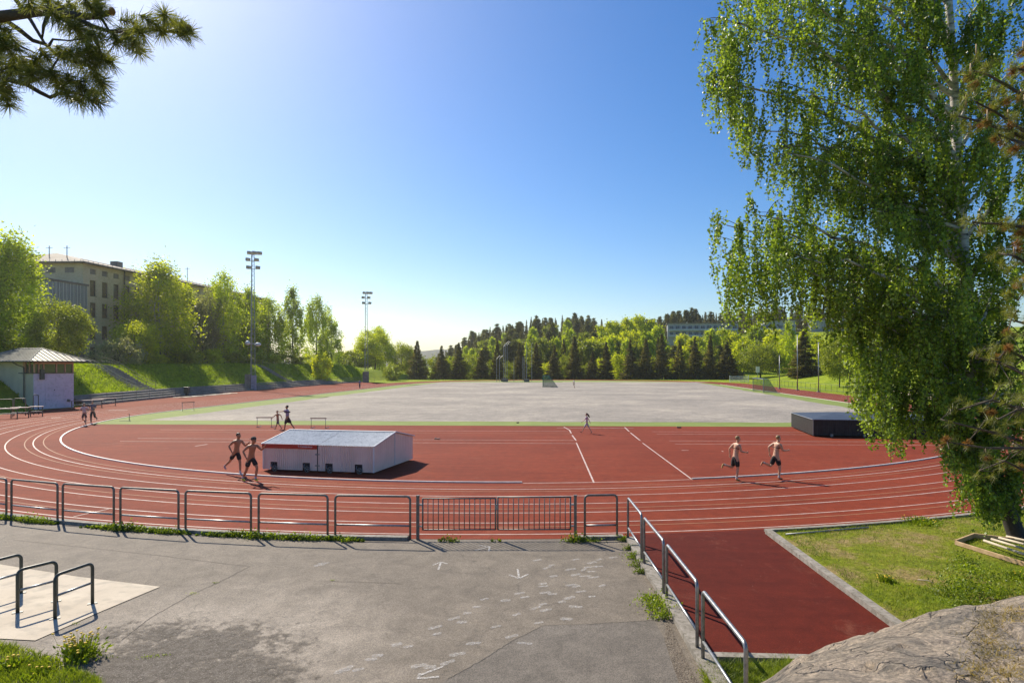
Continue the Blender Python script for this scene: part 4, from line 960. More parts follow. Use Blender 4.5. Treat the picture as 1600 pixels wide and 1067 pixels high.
def trunk_mesh(H, r0, kind, seed, multi=1, low=None):
    r = np.random.default_rng(seed); mb = MB()
    for s in range(multi):
        off = Vector((r.uniform(-.5, .5), r.uniform(-.5, .5), 0))*(multi > 1); p = Vector((off.x*0.6, off.y*0.6, -0.5)); pts = [p.copy()]
        for i in range(8): p = p+Vector((r.normal()*0.10+off.x*.2, r.normal()*0.10+off.y*.2, (H*0.92+0.5)/8)); pts.append(p.copy())
        mb.tube(pts, [r0*(1-0.88*i/8)/math.sqrt(multi) for i in range(9)], 7)
        if kind != 'spruce':
            for i in range(14):
                u = r.uniform(0.25 if kind != 'pine' else 0.5, 0.9); k = int(u*8); q = pts[k].lerp(pts[min(8, k+1)], u*8-k); a = r.uniform(0, 2*PI); L = H*0.17*r.uniform(0.6, 1.2)
                d = Vector((math.cos(a), math.sin(a), r.uniform(0.4, 1.0))); mb.tube([q, q+d*L*0.5, q+d*L+Vector((0, 0, 0.1*L))], [r0*0.3*(1-u*0.5), r0*0.18, r0*0.05], 5, False)
    return mb
PROTO = {}
def make_tree(key, kind, H, R, n, leaf, lm, bm_, seed, r0=0.18, multi=1, z0=0.12, joined=False, aspect=1.7):
    C = crown_points(kind, H, R, n, seed, z0)
    ax = None
    if kind == 'spruce': ax = np.stack([C[:, 0], C[:, 1], -0.5*np.hypot(C[:, 0], C[:, 1])], 1)+1e-3; ax /= np.linalg.norm(ax, axis=1)[:, None]
    V, Fc = quads(C, leaf if kind != 'spruce' else leaf*(1.15-0.75*np.clip(C[:, 2:3]/H, 0, 1)), aspect=aspect if kind != 'spruce' else 2.6, axis=ax)
    PROTO[key] = (V, Fc, trunk_mesh(H, r0, kind, seed, multi), lm, bm_)
    cr = mesh_np('crown', V, Fc, M[lm]); tr = PROTO[key][2].build('trunk', M[bm_], None, True)
    if joined:
        # one mesh with two materials (far trees)
        me = cr.data.copy(); bm = bmesh.new(); bm.from_mesh(me); nf = len(bm.faces); bm.from_mesh(tr.data); bm.faces.ensure_lookup_table()
        for f in bm.faces[nf:]: f.material_index = 1
        bm.to_mesh(me); bm.free(); me.materials.append(M[bm_]); PROTO[key] = me
    else: PROTO[key] = (cr.data, tr.data)
    bpy.data.objects.remove(cr); bpy.data.objects.remove(tr)
def put(key, name, label, cat, loc, s=1.0, rz=None, group=None, sx=1.0):
    P = PROTO[key]; rz = random.uniform(0, 6.28) if rz is None else rz
    if isinstance(P, tuple):
        t = thing(name, label, cat, loc, rz, group); t.scale = (s*sx, s*sx, s)
        for nm, me in (('trunk', P[1]), ('crown', P[0])): o = bpy.data.objects.new(nm, me); COL.objects.link(o); o.parent = t
    else:
        t = bpy.data.objects.new(name, P); COL.objects.link(t); t.location = loc; t.rotation_euler = (0, 0, rz); t.scale = (s*sx, s*sx, s); tag(t, label, cat, group)
    return t
make_tree('birch1', 'birch', 14, 3.3, 12000, 0.27, 'leaf_birch', 'birch_bark', 1)
make_tree('birch2', 'birch', 14, 2.7, 9500, 0.27, 'leaf_birch', 'birch_bark', 2)
make_tree('birch3', 'birch', 14, 4.2, 17000, 0.28, 'leaf_birch', 'birch_bark', 3, multi=2)
make_tree('bright1', 'broad', 10, 4.3, 13000, 0.30, 'leaf_bright', 'bark', 4, z0=0.1)
make_tree('brightb', 'birch', 14, 4.4, 18000, 0.28, 'leaf_bright', 'birch_bark', 14, multi=2, z0=0.05)
make_tree('mid1', 'broad', 10, 4.5, 13000, 0.30, 'leaf_mid', 'bark', 5, z0=0.08)
make_tree('pale1', 'broad', 9, 3.2, 10000, 0.24, 'leaf_pale', 'bark', 6, z0=0.02)
make_tree('bush1', 'broad', 3, 2.2, 5000, 0.19, 'leaf_mid', 'bark', 8, 0.05, z0=-0.25)
make_tree('bush2', 'broad', 3, 2.2, 5000, 0.19, 'leaf_bright', 'bark', 9, 0.05, z0=-0.25)
make_tree('spr1', 'spruce', 13, 3.0, 15000, 0.42, 'leaf_spruce', 'bark', 10)
make_tree('spr2', 'spruce', 13, 3.5, 16000, 0.42, 'leaf_spruce', 'bark', 11)
make_tree('f_spr', 'spruce', 15, 3.7, 9500, 0.45, 'leaf_spruce', 'bark', 12, joined=True)
make_tree('f_spr2', 'spruce', 15, 3.0, 8000, 0.42, 'leaf_spruce', 'bark', 13, joined=True)
make_tree('f_pine', 'pine', 15, 3.8, 8000, 0.5, 'leaf_pine', 'bark', 15, joined=True)
make_tree('f_pine2', 'pine', 15, 3.1, 7000, 0.5, 'leaf_pine', 'bark', 16, joined=True)
make_tree('f_mid', 'broad', 12, 4.0, 6000, 0.5, 'leaf_mid', 'bark', 17, joined=True)
make_tree('f_bright', 'broad', 12, 4.2, 7000, 0.5, 'leaf_bright', 'bark', 18, joined=True)
make_tree('f_birch', 'birch', 13, 3.0, 6500, 0.45, 'leaf_birch', 'birch_bark', 19, joined=True)
def tree_at(key, H0, name, label, cat, px, ytop, D, w=None, base_px=None, group=None, R0_=None):
    p = at(px, CY, D); z = terr(p.x, p.y); H = CAM_H+(CY-ytop)/FPX*D-z; s = H/H0
    sx = 1.0
    if w and R0_: sx = (w/FPX*D/2)/(R0_*s)
    return put(key, name, label, cat, (p.x, p.y, z-0.1), s, None, group, sx)
G1 = 'birches on the left bank'
def DX(px_, X): return -X/((CX-px_)/FPX-CAM_YAW)   # depth at which column px_ meets the plane x = X

for a in (
    ('birch3', 14.6, 'birch_tree', 'tallest birch on the left bank, cut by the left edge above the hut', 'tree', 18, 360, DX(18, -74.5), 132, 4.2),
    ('birch1', 14.6, 'birch_tree', 'birch rising behind the hut, partly off the left edge', 'tree', -40, 372, DX(-40, -75.5), 110, 3.3),
    ('mid1', 10.5, 'shrub_tree', 'smaller broad leafed tree in front of the metal clad annex', 'tree', 92, 468, DX(92, -66.0), 80, 4.5),
    ('brightb', 14.4, 'birch_tree', 'broad yellow green birch in front of the brick facade', 'tree', 250, 409, DX(250, -76.5), 114, 4.4),
    ('bright1', 10.5, 'shrub_tree', 'bright low tree at the right foot of the broad yellow green birch', 'tree', 212, 500, DX(212, -73.5), 66, 4.3),
    ('pale1', 9.5, 'blossoming_tree', 'pale blossoming tree between two birches on the left bank', 'tree', 318, 448, DX(318, -77.5), 48, 3.2),
    ('birch1', 14.4, 'birch_tree', 'tall dense cone shaped birch left of the near floodlight mast', 'tree', 350, 421, DX(350, -75.5), 67, 3.3),
    ('birch2', 14.4, 'birch_tree', 'yellow green birch right behind the near floodlight mast', 'tree', 388, 447, DX(388, -76.5), 57, 2.7),
    ('birch1', 14.4, 'birch_tree', 'birch just right of the near floodlight mast', 'tree', 420, 462, DX(420, -76.5), 63, 3.3),
    ('birch2', 14.4, 'birch_tree', 'slender pointed birch in the middle of the bank row', 'tree', 457, 446, DX(457, -76.0), 52, 2.7),
    ('birch1', 14.4, 'birch_tree', 'tall loose birch second from the right end of the bank row', 'tree', 494, 459, DX(494, -76.0), 52, 3.3),
    ('birch2', 14.4, 'birch_tree', 'smaller birch at the right end of the bank row', 'tree', 516, 492, DX(516, -74.5), 45, 2.7)):
    tree_at(a[0], a[1], a[2], a[3], a[4], a[5], a[6], a[7], a[8], None, G1 if a[2] == 'birch_tree' else None, a[9])
def bush(key, label, px, ybase, ytop, w, D, name='bush', z=None, group=None):
    p = at(px, CY, D); z = terr(p.x, p.y) if z is None else z; H = (ybase-ytop)/FPX*D
    return put(key, name, label, 'bush' if name == 'bush' else 'tree', (p.x, p.y, z-0.1), H/3.1, None, group, (w/FPX*D/2)/(2.2*H/3.1))
PROTO['bushp'] = None
make_tree('bushp', 'broad', 3, 2.2, 5000, 0.17, 'leaf_pale', 'bark', 21, 0.05, z0=-0.25)
bush('bushp', 'pale flowering bush at the top of the wide stairway', 185, 566, 524, 70, DX(185, -72))
bush('bush2', 'young yellow green bush standing low on the grass bank', 502, 597, 556, 30, DX(502, -61.5))
bush('bush1', 'round pale green bush at the far end of the grass bank', 613, 592, 564, 28, 180)
for k, (px_, w, yt, D, key, l) in enumerate(((128, 30, 556, 73, 'bush1', 'dark bush behind the hut roof'), (232, 60, 545, 80, 'bush2', 'green bush under the broad yellow green birch'), (285, 60, 538, 86, 'bush1', 'dark bush below the pale blossoming tree'),
        (325, 60, 540, 90, 'bush2', 'bush at the foot of the cone shaped birch'), (370, 60, 544, 96, 'bush1', 'bush behind the near floodlight mast'), (412, 56, 545, 100, 'bush2', 'bush just right of the near floodlight mast'), (450, 56, 545, 105, 'bush1', 'bush at the foot of the slender birch'),
        (488, 50, 548, 110, 'bush2', 'bush at the right end of the birch row'), (40, 90, 530, 80, 'bush1', 'big dark bush above the hut roof'))):
    bush(key, l, px_, 573, yt+9, w*0.85, DX(px_, -72.5), group='undergrowth on the left bank')
# middle distance, left of the spruces
tree_at('f_mid', 12.6, 'broadleaf_tree', 'dark green tree behind the bright maple, left side', 'tree', 566, 540, 205, 40, None, None, 4.0)
tree_at('birch1', 14.5, 'birch_tree', 'loose dark birch top showing behind the bright maple', 'tree', 592, 507, 215, 34, None, None, 3.3)
tree_at('bright1', 10.4, 'maple_tree', 'bright green maple in front of the far floodlight mast', 'tree', 586, 513, 205, 60, None, None, 4.3)
tree_at('mid1', 10.4, 'broadleaf_tree', 'round mid green tree between the bright maple and the first spruce', 'tree', 628, 536, 215, 44, None, None, 4.5)
tree_at('f_mid', 12.6, 'broadleaf_tree', 'low dark tree at the right end of the left bank', 'tree', 541, 545, 225, 34, None, None, 4.0)
for px_, yt, w, l in ((525, 556, 40, 'low far trees left of the maple, left clump'), (556, 560, 30, 'low far tree seen under the maple'), (640, 560, 30, 'low bushy tree beside the first spruce')): bush('bush1', l, px_, 590, yt, w, 235)
# the row of dark spruces beyond the pitch
row = [(652, 529, 38), (690, 537, 30), (717, 532, 30), (752, 545, 28), (777, 528, 28), (812, 532, 28), (838, 531, 28), (866, 536, 28), (898, 522, 34), (926, 546, 26), (947, 531, 32), (985, 527, 32), (1009, 525, 34), (1034, 518, 34), (1062, 529, 32), (1086, 522, 32), (1110, 520, 30), (1136, 531, 46), (1256, 513, 60)]
names_ = ['standing apart at the left end, reddish', 'second from the left end', 'third from the left end', 'short one left of the throwing cage', 'just behind the tall cage poles', 'between the two pole groups of the cage', 'right of the cage poles', 'above the small green goal', 'taller one right of the small green goal', 'short one above the distant runner', 'two to the right of the distant runner', 'under the brightest yellow crowns', 'right below the bright yellow crowns', 'under the left end of the apartment row', 'below the left apartment block', 'below the gap in the apartment row', 'left neighbour of the widest spruce of the row', 'wide one at the right end of the row', 'large one behind the middle flagpole']
for k, ((px_, yt, w), l) in enumerate(zip(row, names_)):
    tree_at('spr1' if k % 2 else 'spr2', 13.0, 'spruce_tree', 'dark spruce beyond the gravel pitch, '+l, 'tree', px_, yt, 197 if px_ < 1200 else 165, w*1.22, None, 'row of spruces beyond the pitch', 3.0 if k % 2 else 3.5)
for px_, w, yt, key, D, l in ((668, 34, 560, 'bush1', 200, 'right of the reddish spruce'), (703, 30, 562, 'bush1', 199, 'between second and third spruce'), (735, 36, 560, 'bush1', 201, 'with yellow green leaves left of the cage'), (765, 26, 568, 'bush1', 199, 'left of the cage poles'), (796, 30, 570, 'bush1', 199, 'yellow green behind the cage'), (826, 26, 566, 'bush1', 199, 'at the right cage poles'), (852, 30, 572, 'bush2', 200, 'behind the small green goal'), (882, 32, 560, 'bush1', 201, 'yellow green above the distant runner'),
        (912, 28, 572, 'bush1', 200, 'right of the distant runner'), (935, 26, 565, 'bush2', 200, 'in front of the bright crowns'), (966, 30, 556, 'bush2', 202, 'between two spruces under the bright crowns'), (997, 26, 566, 'bush1', 200, 'left of the apartment row'), (1022, 26, 562, 'bush1', 200, 'under the glazed corner'), (1048, 24, 566, 'bush2', 200, 'under the left apartment block'), (1074, 24, 566, 'bush1', 200, 'under the gap of the apartment row'), (1098, 24, 568, 'bush1', 200, 'near the right end of the row'), (1124, 26, 568, 'bush1', 200, 'beside the widest spruce')):
    bush(key, 'undergrowth bush along the far tree line, '+l, px_, 597, yt, w, D, group='undergrowth along the far tree line')
# right of the spruces
for px_, yt, w, D, key, H0, R_, l in ((1160, 528, 44, 205, 'f_bright', 12.6, 4.2, 'bright green tree right of the spruce row'), (1188, 536, 66, 190, 'mid1', 10.4, 4.5, 'large pale green willow behind the right goal'), (1215, 520, 50, 215, 'f_bright', 12.6, 4.2, 'bright tree left of the middle flagpole'),
        (1232, 500, 36, 185, 'birch2', 14.4, 2.7, 'rusty green tree top before the apartment block'), (1312, 527, 60, 122, 'mid1', 10.4, 4.5, 'dark pine like tree on the grass slope at the right'), (1300, 522, 60, 170, 'f_bright', 12.6, 4.2, 'yellow green tree behind the right flagpole'), (1285, 540, 30, 165, 'spr1', 13, 3.0, 'dark spruce right behind the right flagpole'),
        (1345, 515, 60, 160, 'f_mid', 12.6, 4.0, 'tree on the right slope hidden by the birch'), (1390, 505, 70, 150, 'f_mid', 12.6, 4.0, 'tree farther right on the slope, behind the birch')):
    tree_at(key, H0, 'spruce_tree' if 'spr' in key else 'broadleaf_tree', l, 'tree', px_, yt, D, w, None, None, R_)
# the bright mass and the forest up the hill
rs = random.Random(5)
bright = [(905, 541, 30, 226), (930, 525, 40, 232), (958, 520, 40, 234), (985, 514, 44, 240), (1010, 520, 40, 238), (950, 500, 40, 262), (975, 494, 40, 266), (1003, 490, 44, 268), (1028, 510, 36, 250), (862, 540, 26, 226), (785, 545, 22, 226), (1085, 524, 34, 245), (1110, 516, 36, 250), (1135, 512, 36, 255), (1152, 520, 34, 250), (760, 540, 20, 240), (1180, 510, 36, 262), (1205, 512, 36, 262), (1262, 514, 40, 230), (1065, 520, 28, 250)]
for k, (px_, yt, w, D) in enumerate(bright):
    tree_at('f_bright' if k % 4 else 'f_birch', 12.6, 'broadleaf_tree', 'bright yellow green crown on the lower hillside behind the spruce row', 'tree', px_, yt, D, w, None, 'bright crowns on the lower hillside', 4.2 if k % 4 else 3.0)
HT = [(560, 560), (640, 556), (668, 556), (690, 545), (705, 538), (740, 517), (780, 508), (800, 505), (830, 494), (900, 492), (940, 496), (960, 500), (1020, 494), (1050, 484), (1100, 484), (1160, 484), (1200, 478), (1250, 477), (1300, 474), (1400, 470), (1700, 470)]
nh = 0
for ring, (D, off) in enumerate(((225, 30), (248, 22), (276, 15), (305, 8), (338, 3), (362, 0), (390, 1))):
    px_ = 655 if ring < 3 else 675
    while px_ < 1500:
        px_ += rs.uniform(10, 17)*(1.0 if px_ < 1345 else 3)*(0.72 if D > 330 else 1)*(2.0 if D in (276, 305) and px_ > 800 else 1)
        if D in (248, 276, 305) and 1038 < px_ < 1325: continue
        yt = interp(px_, HT)+off+rs.uniform(-3, 9)
        if 940 < px_ < 1035 and D > 230 and D < 300: continue
        if 1038 < px_ < 1325 and D == 225: yt = max(yt, 540)
        if 1030 < px_ < 1330 and D > 320: yt = interp(px_, HT)+rs.uniform(-3, 10); 
        key = rs.choice(['f_spr', 'f_pine', 'f_pine2', 'f_spr2', 'f_mid', 'f_birch', 'f_bright', 'f_mid', 'f_birch'] if D < 330 else ['f_spr', 'f_spr2', 'f_pine', 'f_pine2', 'f_spr2'])
        if px_ < 900 and key == 'f_bright': key = 'f_pine'
        H0 = {'f_mid': 12.6, 'f_bright': 12.6, 'f_birch': 13.4}.get(key, 15.1); Dd = D+rs.uniform(-8, 8)
        p = at(px_, CY, Dd); z = terr(p.x, p.y); H = CAM_H+(CY-yt)/FPX*Dd-z
        if H < 4: continue
        H = min(H, 24); conif = key in ('f_spr', 'f_spr2', 'f_pine', 'f_pine2')
        put(key, 'conifer_tree' if conif else 'broadleaf_tree', 'dark conifer in the forest climbing the far hillside' if conif else 'green leafy tree mixed into the forest on the far hillside', 'tree', (p.x, p.y, z-0.1), H/H0, None,
            'conifers of the hillside forest' if conif else 'leafy trees of the hillside forest', min(1.35, max(0.8, 14/H)) if conif else 1.0); nh += 1
print('forest trees', nh)
# far blue hills
hb = MB(); P0 = None
hill = nmat('far_wooded_hills', (0.02, 0.035, 0.02), (0.035, 0.05, 0.025), 0.02, 1.0)
Vh, Fh = [], []
for j in range(10):
    for i in range(120):
        x = -1600+i*26; t = j/9; zz = (46+30*noise.noise(Vector((x*0.0022, 3.1, 0)))+5*noise.noise(Vector((x*0.02, 1, t))))*math.sin(PI*t)*(0.35+0.65*ssm(-900, -250, x))
        Vh.append((x, 1500+t*900, -3+max(0, zz)*1.25))
for j in range(9):
    for i in range(119): Fh.append((j*120+i, j*120+i+1, (j+1)*120+i+1, (j+1)*120+i))
tag(mesh_np('hills', Vh, Fh, hill, smooth=True), kind='structure')
# ------------------------------------------------------------ near birch
def near_birch():
    D0 = 16.2
    P = lambda px, py, D=D0: np.array(at(px, py, D))
    base = gp(1592, 862); t = thing('birch_tree', 'huge overhanging birch with drooping twigs filling the right side', 'tree', (base.x, base.y, 0)); B0 = np.array(base)
    tp = [P(1600, 905, D0-.1), P(1590, 840), P(1572, 790), P(1553, 735), P(1536, 640), P(1524, 560), P(1514, 480), P(1506, 400), P(1500, 300), P(1494, 200), P(1489, 100), P(1482, 0), P(1472, -130), P(1462, -280)]
    tr = [0.26, 0.22, 0.19, 0.17, 0.16, 0.15, 0.145, 0.135, 0.125, 0.115, 0.10, 0.09, 0.07, 0.03]
    mb = MB(); mb.tube([Vector(p-B0) for p in tp], tr, 12); mb.build('trunk', M['birch_bark'], t, True)
    tp = np.array(tp); r = np.random.default_rng(11)
    def on_trunk(py):   # trunk point at photo row
        ys = [905, 840, 790, 735, 640, 560, 480, 400, 300, 200, 100, 0, -130, -280]
        for k in range(len(ys)-1):
            if ys[k] >= py >= ys[k+1]:
                f = (ys[k]-py)/(ys[k]-ys[k+1]); return tp[k]*(1-f)+tp[k+1]*f
        return tp[-1]
    # limbs: (row on trunk, tip px, tip py, tip depth, arch height m)
    L = [(300, 1250, 138, 15.0, 0.5), (480, 1178, 335, 14.6, 0.5), (60, 1415, -10, 15.5, 0.3), (250, 1128, 30, 15.2, 0.9), (330, 1112, 118, 16.6, 1.0), (180, 1150, -20, 17.4, 0.7), (220, 1200, 20, 16.3, .6),
         (400, 1190, 205, 16.2, 1.0), (420, 1230, 240, 14.4, 0.8), (500, 1135, 352, 16.4, 0.7), (520, 1160, 385, 17.3, 0.7), (560, 1205, 420, 15.6, 0.8), (540, 1245, 400, 14.3, 0.7), (600, 1290, 470, 15.0, 0.9), (620, 1262, 445, 17.0, 0.6),
         (640, 1345, 500, 15.3, 0.6), (650, 1375, 560, 16.4, 0.4), (620, 1330, 440, 17.6, 0.7), (690, 1420, 610, 15.2, 0.3), (700, 1450, 640, 16.6, 0.2), (360, 1300, 250, 17.8, 1.0), (280, 1290, 90, 17.0, 0.8), (140, 1270, -60, 15.0, 0.6),
         (200, 1340, 60, 14.0, 0.6), (100, 1330, -80, 16.6, 0.5), (430, 1370, 330, 14.0, 0.8), (380, 1350, 200, 18.4, 1.0), (500, 1400, 420, 13.8, 0.6), (570, 1440, 500, 14.0, 0.4), (660, 1480, 600, 14.4, 0.3), (740, 1500, 700, 15.2, 0.1),
         (720, 1530, 690, 17.0, 0.2), (760, 1600, 720, 15.4, 0.2), (600, 1600, 520, 14.6, 0.5), (640, 1640, 600, 16.8, 0.5), (520, 1620, 420, 17.0, 0.6), (450, 1600, 340, 14.2, 0.6), (380, 1640, 260, 16.4, 0.7), (300, 1600, 160, 14.8, 0.6), (240, 1630, 80, 16.8, 0.6), (160, 1590, 0, 15.0, 0.5), (80, 1620, -90, 16.8, 0.4),
         (480, 1480, 350, 18.6, 0.6), (350, 1450, 200, 13.6, 0.7), (250, 1430, 80, 18.2, 0.6), (560, 1500, 440, 13.4, 0.4), (120, 1440, -60, 14.6, 0.4), (560, 1690, 500, 15.5, 0.5), (330, 1700, 180, 15.8, 0.6), (0, 1500, -200, 15.8, 0.3), (620, 1380, 470, 18.4, 0.6), (540, 1320, 380, 18.6, .7),
         (10, 1340, -190, 16, .5), (0, 1200, -120, 16.2, .5), (150, 1185, -10, 14.6, .6), (300, 1212, 235, 15.4, 0.7), (330, 1260, 285, 16.8, 0.7), (360, 1240, 310, 15.0, 0.7), (380, 1310, 300, 15.8, 0.7), (300, 1370, 240, 15.4, 0.6), (420, 1420, 330, 16.9, 0.6), (440, 1570, 400, 15.8, 0.5), (500, 1560, 470, 17.6, 0.5), (400, 1560, 300, 17.4, 0.5), (300, 1550, 210, 13.8, 0.5), (200, 1560, 90, 17.8, 0.5), (580, 1570, 560, 15.0, 0.4), (640, 1560, 620, 16.6, 0.3), (120, 1540, 20, 14.8, 0.4), (520, 1470, 420, 17.4, 0.5), (700, 1455, 650, 15.2, 0.2), (720, 1475, 700, 14.9, 0.15), (740, 1500, 730, 15.3, 0.1), (750, 1515, 765, 15.4, 0.1), (760, 1530, 790, 15.5, 0.05), (730, 1620, 700, 15.2, 0.2), (700, 1610, 640, 15.0, 0.2), (690, 1500, 640, 17.0, 0.2), (670, 1560, 640, 14.8, 0.2), (740, 1640, 760, 16.6, 0.1), (770, 1560, 775, 15.5, 0.05), (755, 1590, 790, 16.8, 0.05), (745, 1545, 745, 16.9, 0.1)]
    limbs = MB(); twigs = MB(); LC = []; LA = []
    def bez(a, b, arch, n=9):
        m = (a+b)/2+np.array([0, 0, arch+0.12*np.linalg.norm(b-a)*0.5]); return [(1-s)**2*a+2*s*(1-s)*m+s*s*b for s in np.linspace(0, 1, n)]
    def hang(p, Ln, drift):
        n = max(3, int(Ln/0.032)); s = np.linspace(0.0, 1, n)[:, None]
        ph = r.uniform(0, 6.28); c = p+drift*s*Ln*0.4*(1-s*0.5)+np.array([0, 0, -1])*s*Ln+0.05*np.hstack([np.sin(ph+s*5), np.cos(ph+s*4), 0*s])*Ln
        LC.append(c+r.normal(size=(n, 3))*0.034); 
        if r.random() < 0.5: twigs.tube([Vector(q-B0) for q in c[::max(1, n//4)]], 0.004, 3, False)
    for (row, px_, py_, D, arch) in L:
        a = on_trunk(row); b = P(px_, py_, D); pts = bez(a, b, arch); ln_ = np.linalg.norm(b-a)
        for i in range(1, len(pts)-1): pts[i] = pts[i]+r.normal(size=3)*0.035*ln_*0.4
        r_0 = 0.018+0.0085*ln_
        limbs.tube([Vector(q-B0) for q in pts], [r_0*(1-0.85*i/8) for i in range(9)], 6, False)
        ns = int(6.5+ln_*2.5)
        for k in range(ns):
            s = 0.12+0.88*(k+r.random())/ns; i = min(7, int(s*8)); q = pts[i]+(pts[i+1]-pts[i])*(s*8-i)
            dr = r.normal(size=3); dr[2] = 0.25+abs(dr[2])*0.3; fwd = (b-a)/ln_; dr = dr/np.linalg.norm(dr)*0.8+fwd*0.45
            l2 = r.uniform(0.35, 1.25)*(0.6+0.1*ln_)*0.8; e = q+dr*l2+np.array([0, 0, -0.25*l2]); sp = bez(q, e, 0.12, 5)
            twigs.tube([Vector(z-B0) for z in sp], [0.012, 0.010, 0.008, 0.006, 0.004], 4, False)
            low = row > 690
            for j in range(int((7 if low or row > 640 else 4)+4*l2)):
                w = r.uniform(0.1, 1); ii = min(3, int(w*4)); z = sp[ii]+(sp[ii+1]-sp[ii])*(w*4-ii)
                d2 = r.normal(size=3)*0.6; d2[2] = 0; hang(z, r.uniform(0.25, 0.8) if low else r.uniform(0.4, 1.35)*(0.7+0.4*s), d2)
    # extra long hanging curtains seen at the left edge of the crown
    for (px_, y0, y1, wd, D, nn) in ((1150, 400, 505, 22, 15.6, 40), (1185, 420, 530, 26, 15.4, 34), (1215, 400, 505, 20, 15.2, 14), (1265, 440, 490, 20, 15.0, 8), (1125, 340, 375, 10, 16.0, 14), (1370, 560, 690, 26, 15.4, 70), (1345, 600, 650, 14, 15.4, 24), (1400, 600, 700, 24, 15.8, 60), (1110, 110, 150, 10, 16.6, 16), (1140, 60, 210, 20, 16.2, 60), (1165, 180, 270, 16, 16, 30), (1300, 480, 540, 30, 15.6, 12), (1340, 500, 600, 24, 15.8, 36)):
        for _ in range(nn):
            a = P(px_+r.normal()*wd*0.6, y0+r.uniform(-20, 20), D+r.normal()*0.5); hang(a, max(0.3, (y1-y0)/FPX*D*r.uniform(0.5, 1.05)), np.zeros(3))
    C = np.concatenate(LC)-B0; print('near birch leaves', len(C))
    limbs.build('limb', M['birch_bark'], t, True); twigs.build('twig', M['bark'], t)
    ax = np.tile(np.array([[0.0, 0, -0.5]]), (len(C), 1)); V, Fc = quads(C, 0.072, aspect=1.2, axis=ax*0.8)
    mesh_np('crown', V, Fc, M['leaf_near'], t)
near_birch()

# ------------------------------------------------------------ pines close to the camera
def needles(C, D, n, ln, w, r, spread=1.15):
    """needle tufts: C centres, D directions"""
    Vv = []
    for c, d in zip(C, D):
        d = d/np.linalg.norm(d); a = r.normal(size=(n, 3)); a -= (a@d)[:, None]*d; a /= np.linalg.norm(a, axis=1)[:, None]
        dirs = d*r.uniform(-0.1, 0.9, (n, 1))+a*spread*r.uniform(0.55, 1, (n, 1)); dirs /= np.linalg.norm(dirs, axis=1)[:, None]
        st = c+d*r.uniform(-0.9, 0.6, (n, 1))*ln*0.7; L = ln*r.uniform(0.7, 1.1, (n, 1)); e = st+dirs*L+np.array([0, 0, -0.12])*L*L/ln
        s = np.cross(dirs, r.normal(size=(n, 3))); s /= np.linalg.norm(s, axis=1)[:, None]
        Vv.append(np.stack([st-s*w, st+s*w, e+s*w*0.35, e-s*w*0.35], 1).reshape(-1, 3))
    V = np.concatenate(Vv); return V, np.arange(len(V)).reshape(-1, 4)
